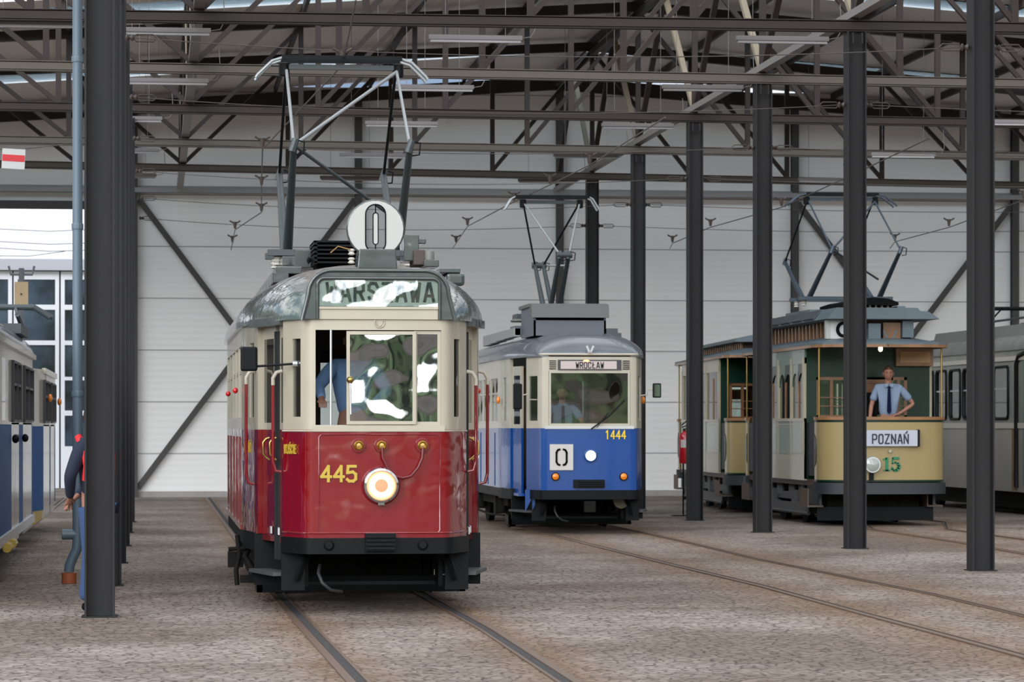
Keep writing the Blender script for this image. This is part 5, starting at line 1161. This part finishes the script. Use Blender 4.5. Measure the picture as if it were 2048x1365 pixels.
q0, q1 = LP(1798, 727, 1.2), LP(1858, 703, 1.2); MB().box(q0.x, q1.x, 1.125, 1.14, q0.z, q1.z).build('raised_panel', mat('pale_oak', (.42, .23, .10), .4), bxx, bevel=.008)
h = LP(1761, 698, .3); lb = ellip(h, (.035, .035, .045), 12, 10).build('platform_bulb', mat('lit_bulb', (1, .85, .6), .3, emit=(1, .75, .4), estr=14), V, smooth=60)
# route boxes at the clerestory front
q0, q1 = LP(1661, 678, .72), LP(1708, 641, .72); rbx = MB().box(q0.x, q1.x, .72, .80, q0.z, q1.z).build('route_box', WHITE, V)
cx_, cz_ = (LP(1684, 660, .7).x, (q0.z + q1.z) / 2)
def rg(mb, cx, cz, w, h_, y, t_): 
    q = [(cx + w * math.cos(a), y, cz + h_ * math.sin(a)) for a in [2 * math.pi * i / 24 for i in range(24)]]; return mb.tube(q, t_, 6, closed=True)
rg(MB(), cx_ + .03, cz_, .10, .105, .712, .03).build('numeral', BLACKM, rbx)
q0b = LP(1653, 678, .8); bx('side_route_box', mat('dim_white', (.4, .42, .38), .5), rbx, q0b.x - .02, q0.x, .74, .85, q0.z, q1.z)
q0, q1 = LP(1733, 681, .75), LP(1757, 648, .75); bx('grey_roof_box', SLATE, V, q0.x, q1.x, .6, .75, q0.z, q1.z)
MB().bar(LP(1767, 661, .7), LP(1774, 678, .7), .02, .03).bar(LP(1793, 661, .7), LP(1786, 678, .7), .02, .03).build('pennant_holder', SLATE, V)
MB().box(LP(1765, 0, .75).x, LP(1800, 0, .75).x, .70, .72, 3.0, 3.27).build('clerestory_front_panel', WOOD, V)
q0, q1 = LP(1800, 676, .8), LP(1822, 643, .8); bx('clerestory_corner', SLATE, V, q0.x, q1.x, .62, .9, q0.z, q1.z)
# roof: stepped deck, resistor dome with insulators
z1 = 3.34
MB().prism([(-.86, z1 - .02), (-.70, z1 + .16), (.62, z1 + .16), (.66, z1 + .11), (.80, z1 + .1), (.98, z1 - .02)], .45, 6.4).build('upper_deck', SLATE, V)
for i in range(5):
    y = 1.5 + i * .95; MB().add([(-.875, y, z1 + .02), (-.875, y + .8, z1 + .02), (-.735, y + .8, z1 + .16), (-.735, y, z1 + .16), (-.855, y, z1 + .0), (-.855, y + .8, z1 + .0), (-.71, y + .8, z1 + .15), (-.71, y, z1 + .15)], [(0, 1, 2, 3), (7, 6, 5, 4), (0, 4, 5, 1), (1, 5, 6, 2), (2, 6, 7, 3), (3, 7, 4, 0)]).build('ventilator_flap', mat('dark_flap', (.045, .055, .06), .5), V)
dz = z1 + .16
dm = [(-.36, dz + .12), (-.2, dz + .17), (0, dz + .19), (.25, dz + .17), (.42, dz + .11), (.42, dz + .06), (-.36, dz + .07)]
dmo = MB().prism([(x + .02, z) for x, z in dm], 1.0, 3.4).build('resistor_cover', BLACKM, V)
bx('resistor_core', BLACKM, V, -.36, .40, 1.3, 3.2, dz - .06, dz + .1)
for i in range(7): MB().lathe([(.012, -.05), (.026, -.03), (.012, -.01), (.026, .01), (.012, .03), (.026, .05)], (-.30 + i * .1, 1.15, dz + .02), 'z', 8).build('insulator', mat('porcelain', (.55, .52, .45)), dmo)
MB().box(-.62, -.1, 2.9, 4.9, dz, dz + .06).box(.42, .55, 1.0, 3.5, dz - .06, dz + .05).build('roof_walkway', SLATE, V)
pantograph(V, 3.3, 3.78, 5.52, .57, .60, 4.48, 1.9, m1=mat('pantograph_blue_grey', (.05, .07, .09), .4, metal=.3), m2=mat('pantograph_blue_grey', (0, 0, 0)), horn=.30)
person('man in blue shirt and dark tie on the platform of tram 15, hand on hip', Vector(V.location) + Vector((LP(1777, 0, .62).x, .64, .745)), -.12,
   ((-.26, .02, 1.16), (-.30, -.10, .93), (0, -.2, -1)), ((.40, .06, 1.18), (.17, -.10, 1.03), (-1, -.1, -.3)), H=1.83, sleeve=.5)
# trailer
lat = (1458 - 1024) / FPX * 56.6 + 1.03; v = FW * 56.6 + RT * lat; v.z = 0
Wt = thing('tram_trailer', 'straw-yellow vintage trailer car coupled behind tram 15, seen between the columns', 'tram', v, -.05)
old_car(Wt, 8.4, False)
ellip((-.35, .4, 2.98), (.04, .04, .04), 10, 8).build('end_lamp', mat('warm_glow', (1, .5, .2)), Wt)
# fire extinguisher on a stand beside the trailer
p = P(1369, 905, 55.0)
fe = thing('fire_extinguisher', 'red fire extinguisher with a black hose hanging left of a column, beside the trailer', 'fire extinguisher', (p.x, p.y, 0))
MB().lathe([(.0, .93), (.09, .94), (.10, .97), (.10, 1.40), (.085, 1.46), (.03, 1.50), (.03, 1.52)], (0, 0, 0), 'z', 20).build('cylinder', mat('extinguisher_red', (.38, .006, .012), .25, coat=.6), fe, smooth=50)
MB().tube([(0, 0, 1.52), (0, 0, 1.56)], .025, 10).bar((-.05, 0, 1.58), (.07, 0, 1.62), .02).bar((-.05, 0, 1.62), (.05, 0, 1.70), .02).build('valve', BLACK, fe)
MB().tube([(.02, 0, 1.56), (.09, -.02, 1.56), (.125, -.03, 1.45), (.125, -.03, 1.1), (.12, -.03, 1.02)], .014, 8).build('hose', BLACK, fe, smooth=50)
MB().shell([(.101 * math.cos(a), .101 * math.sin(a)) for a in [math.radians(d_) for d_ in range(-140, -35, 12)]], [1.22, 1.36], th=.002, closed=False, side=-1).build('label', mat('label_grey', (.5, .45, .42), .5), fe, smooth=60)
MB().tube([(0, .13, .0), (0, .13, 1.5)], .015, 8).box(-.06, .06, .10, .14, 1.3, 1.34).box(-.2, .2, .0, .26, 0, .02).build('stand', BLACK, fe)

# ------------------------------------------------------------------ people on the left
NAVYJ = mat('navy_jacket', (.010, .016, .035), .85)
p = ground(188, 26.75)
g1 = person('man in navy jacket and jeans behind the nearest left column, hands clasped behind his back', p, math.radians(62),
   ((-.235, .10, 1.16), (-.06, .20, .96), (.5, .4, -.4)), ((.235, .10, 1.16), (.07, .21, .97), (-.5, .4, -.4)), H=1.80, shirt=NAVYJ, trous=JEANS, tie=False, sleeve=1)
MB().tube([(-.17, .06, 1.50), (-.19, .0, 1.40), (-.185, -.04, 1.25), (-.17, .0, 1.12)], [.03, .04, .035, .02], 8).tube([(.15, .05, 1.50), (.19, .06, 1.44), (.2, .1, 1.32), (.19, .12, 1.2)], [.03, .045, .04, .02], 8).build('red_shoulder_strap', mat('signal_red_cloth', (.62, .015, .02), .7), g1, smooth=50)
p = ground(207, 28.6)
person('person in a red jacket and white cap almost hidden behind the nearest left column', p, math.radians(-80),
   ((-.23, .02, 1.15), (-.22, -.04, .9), (0, -.1, -1)), ((.23, .02, 1.15), (.22, -.04, .9), (0, -.1, -1)), H=1.74, shirt=mat('signal_red_cloth', (.6, .015, .02), .7), trous=NAVY, tie=False, sleeve=1, cap=WHITE)
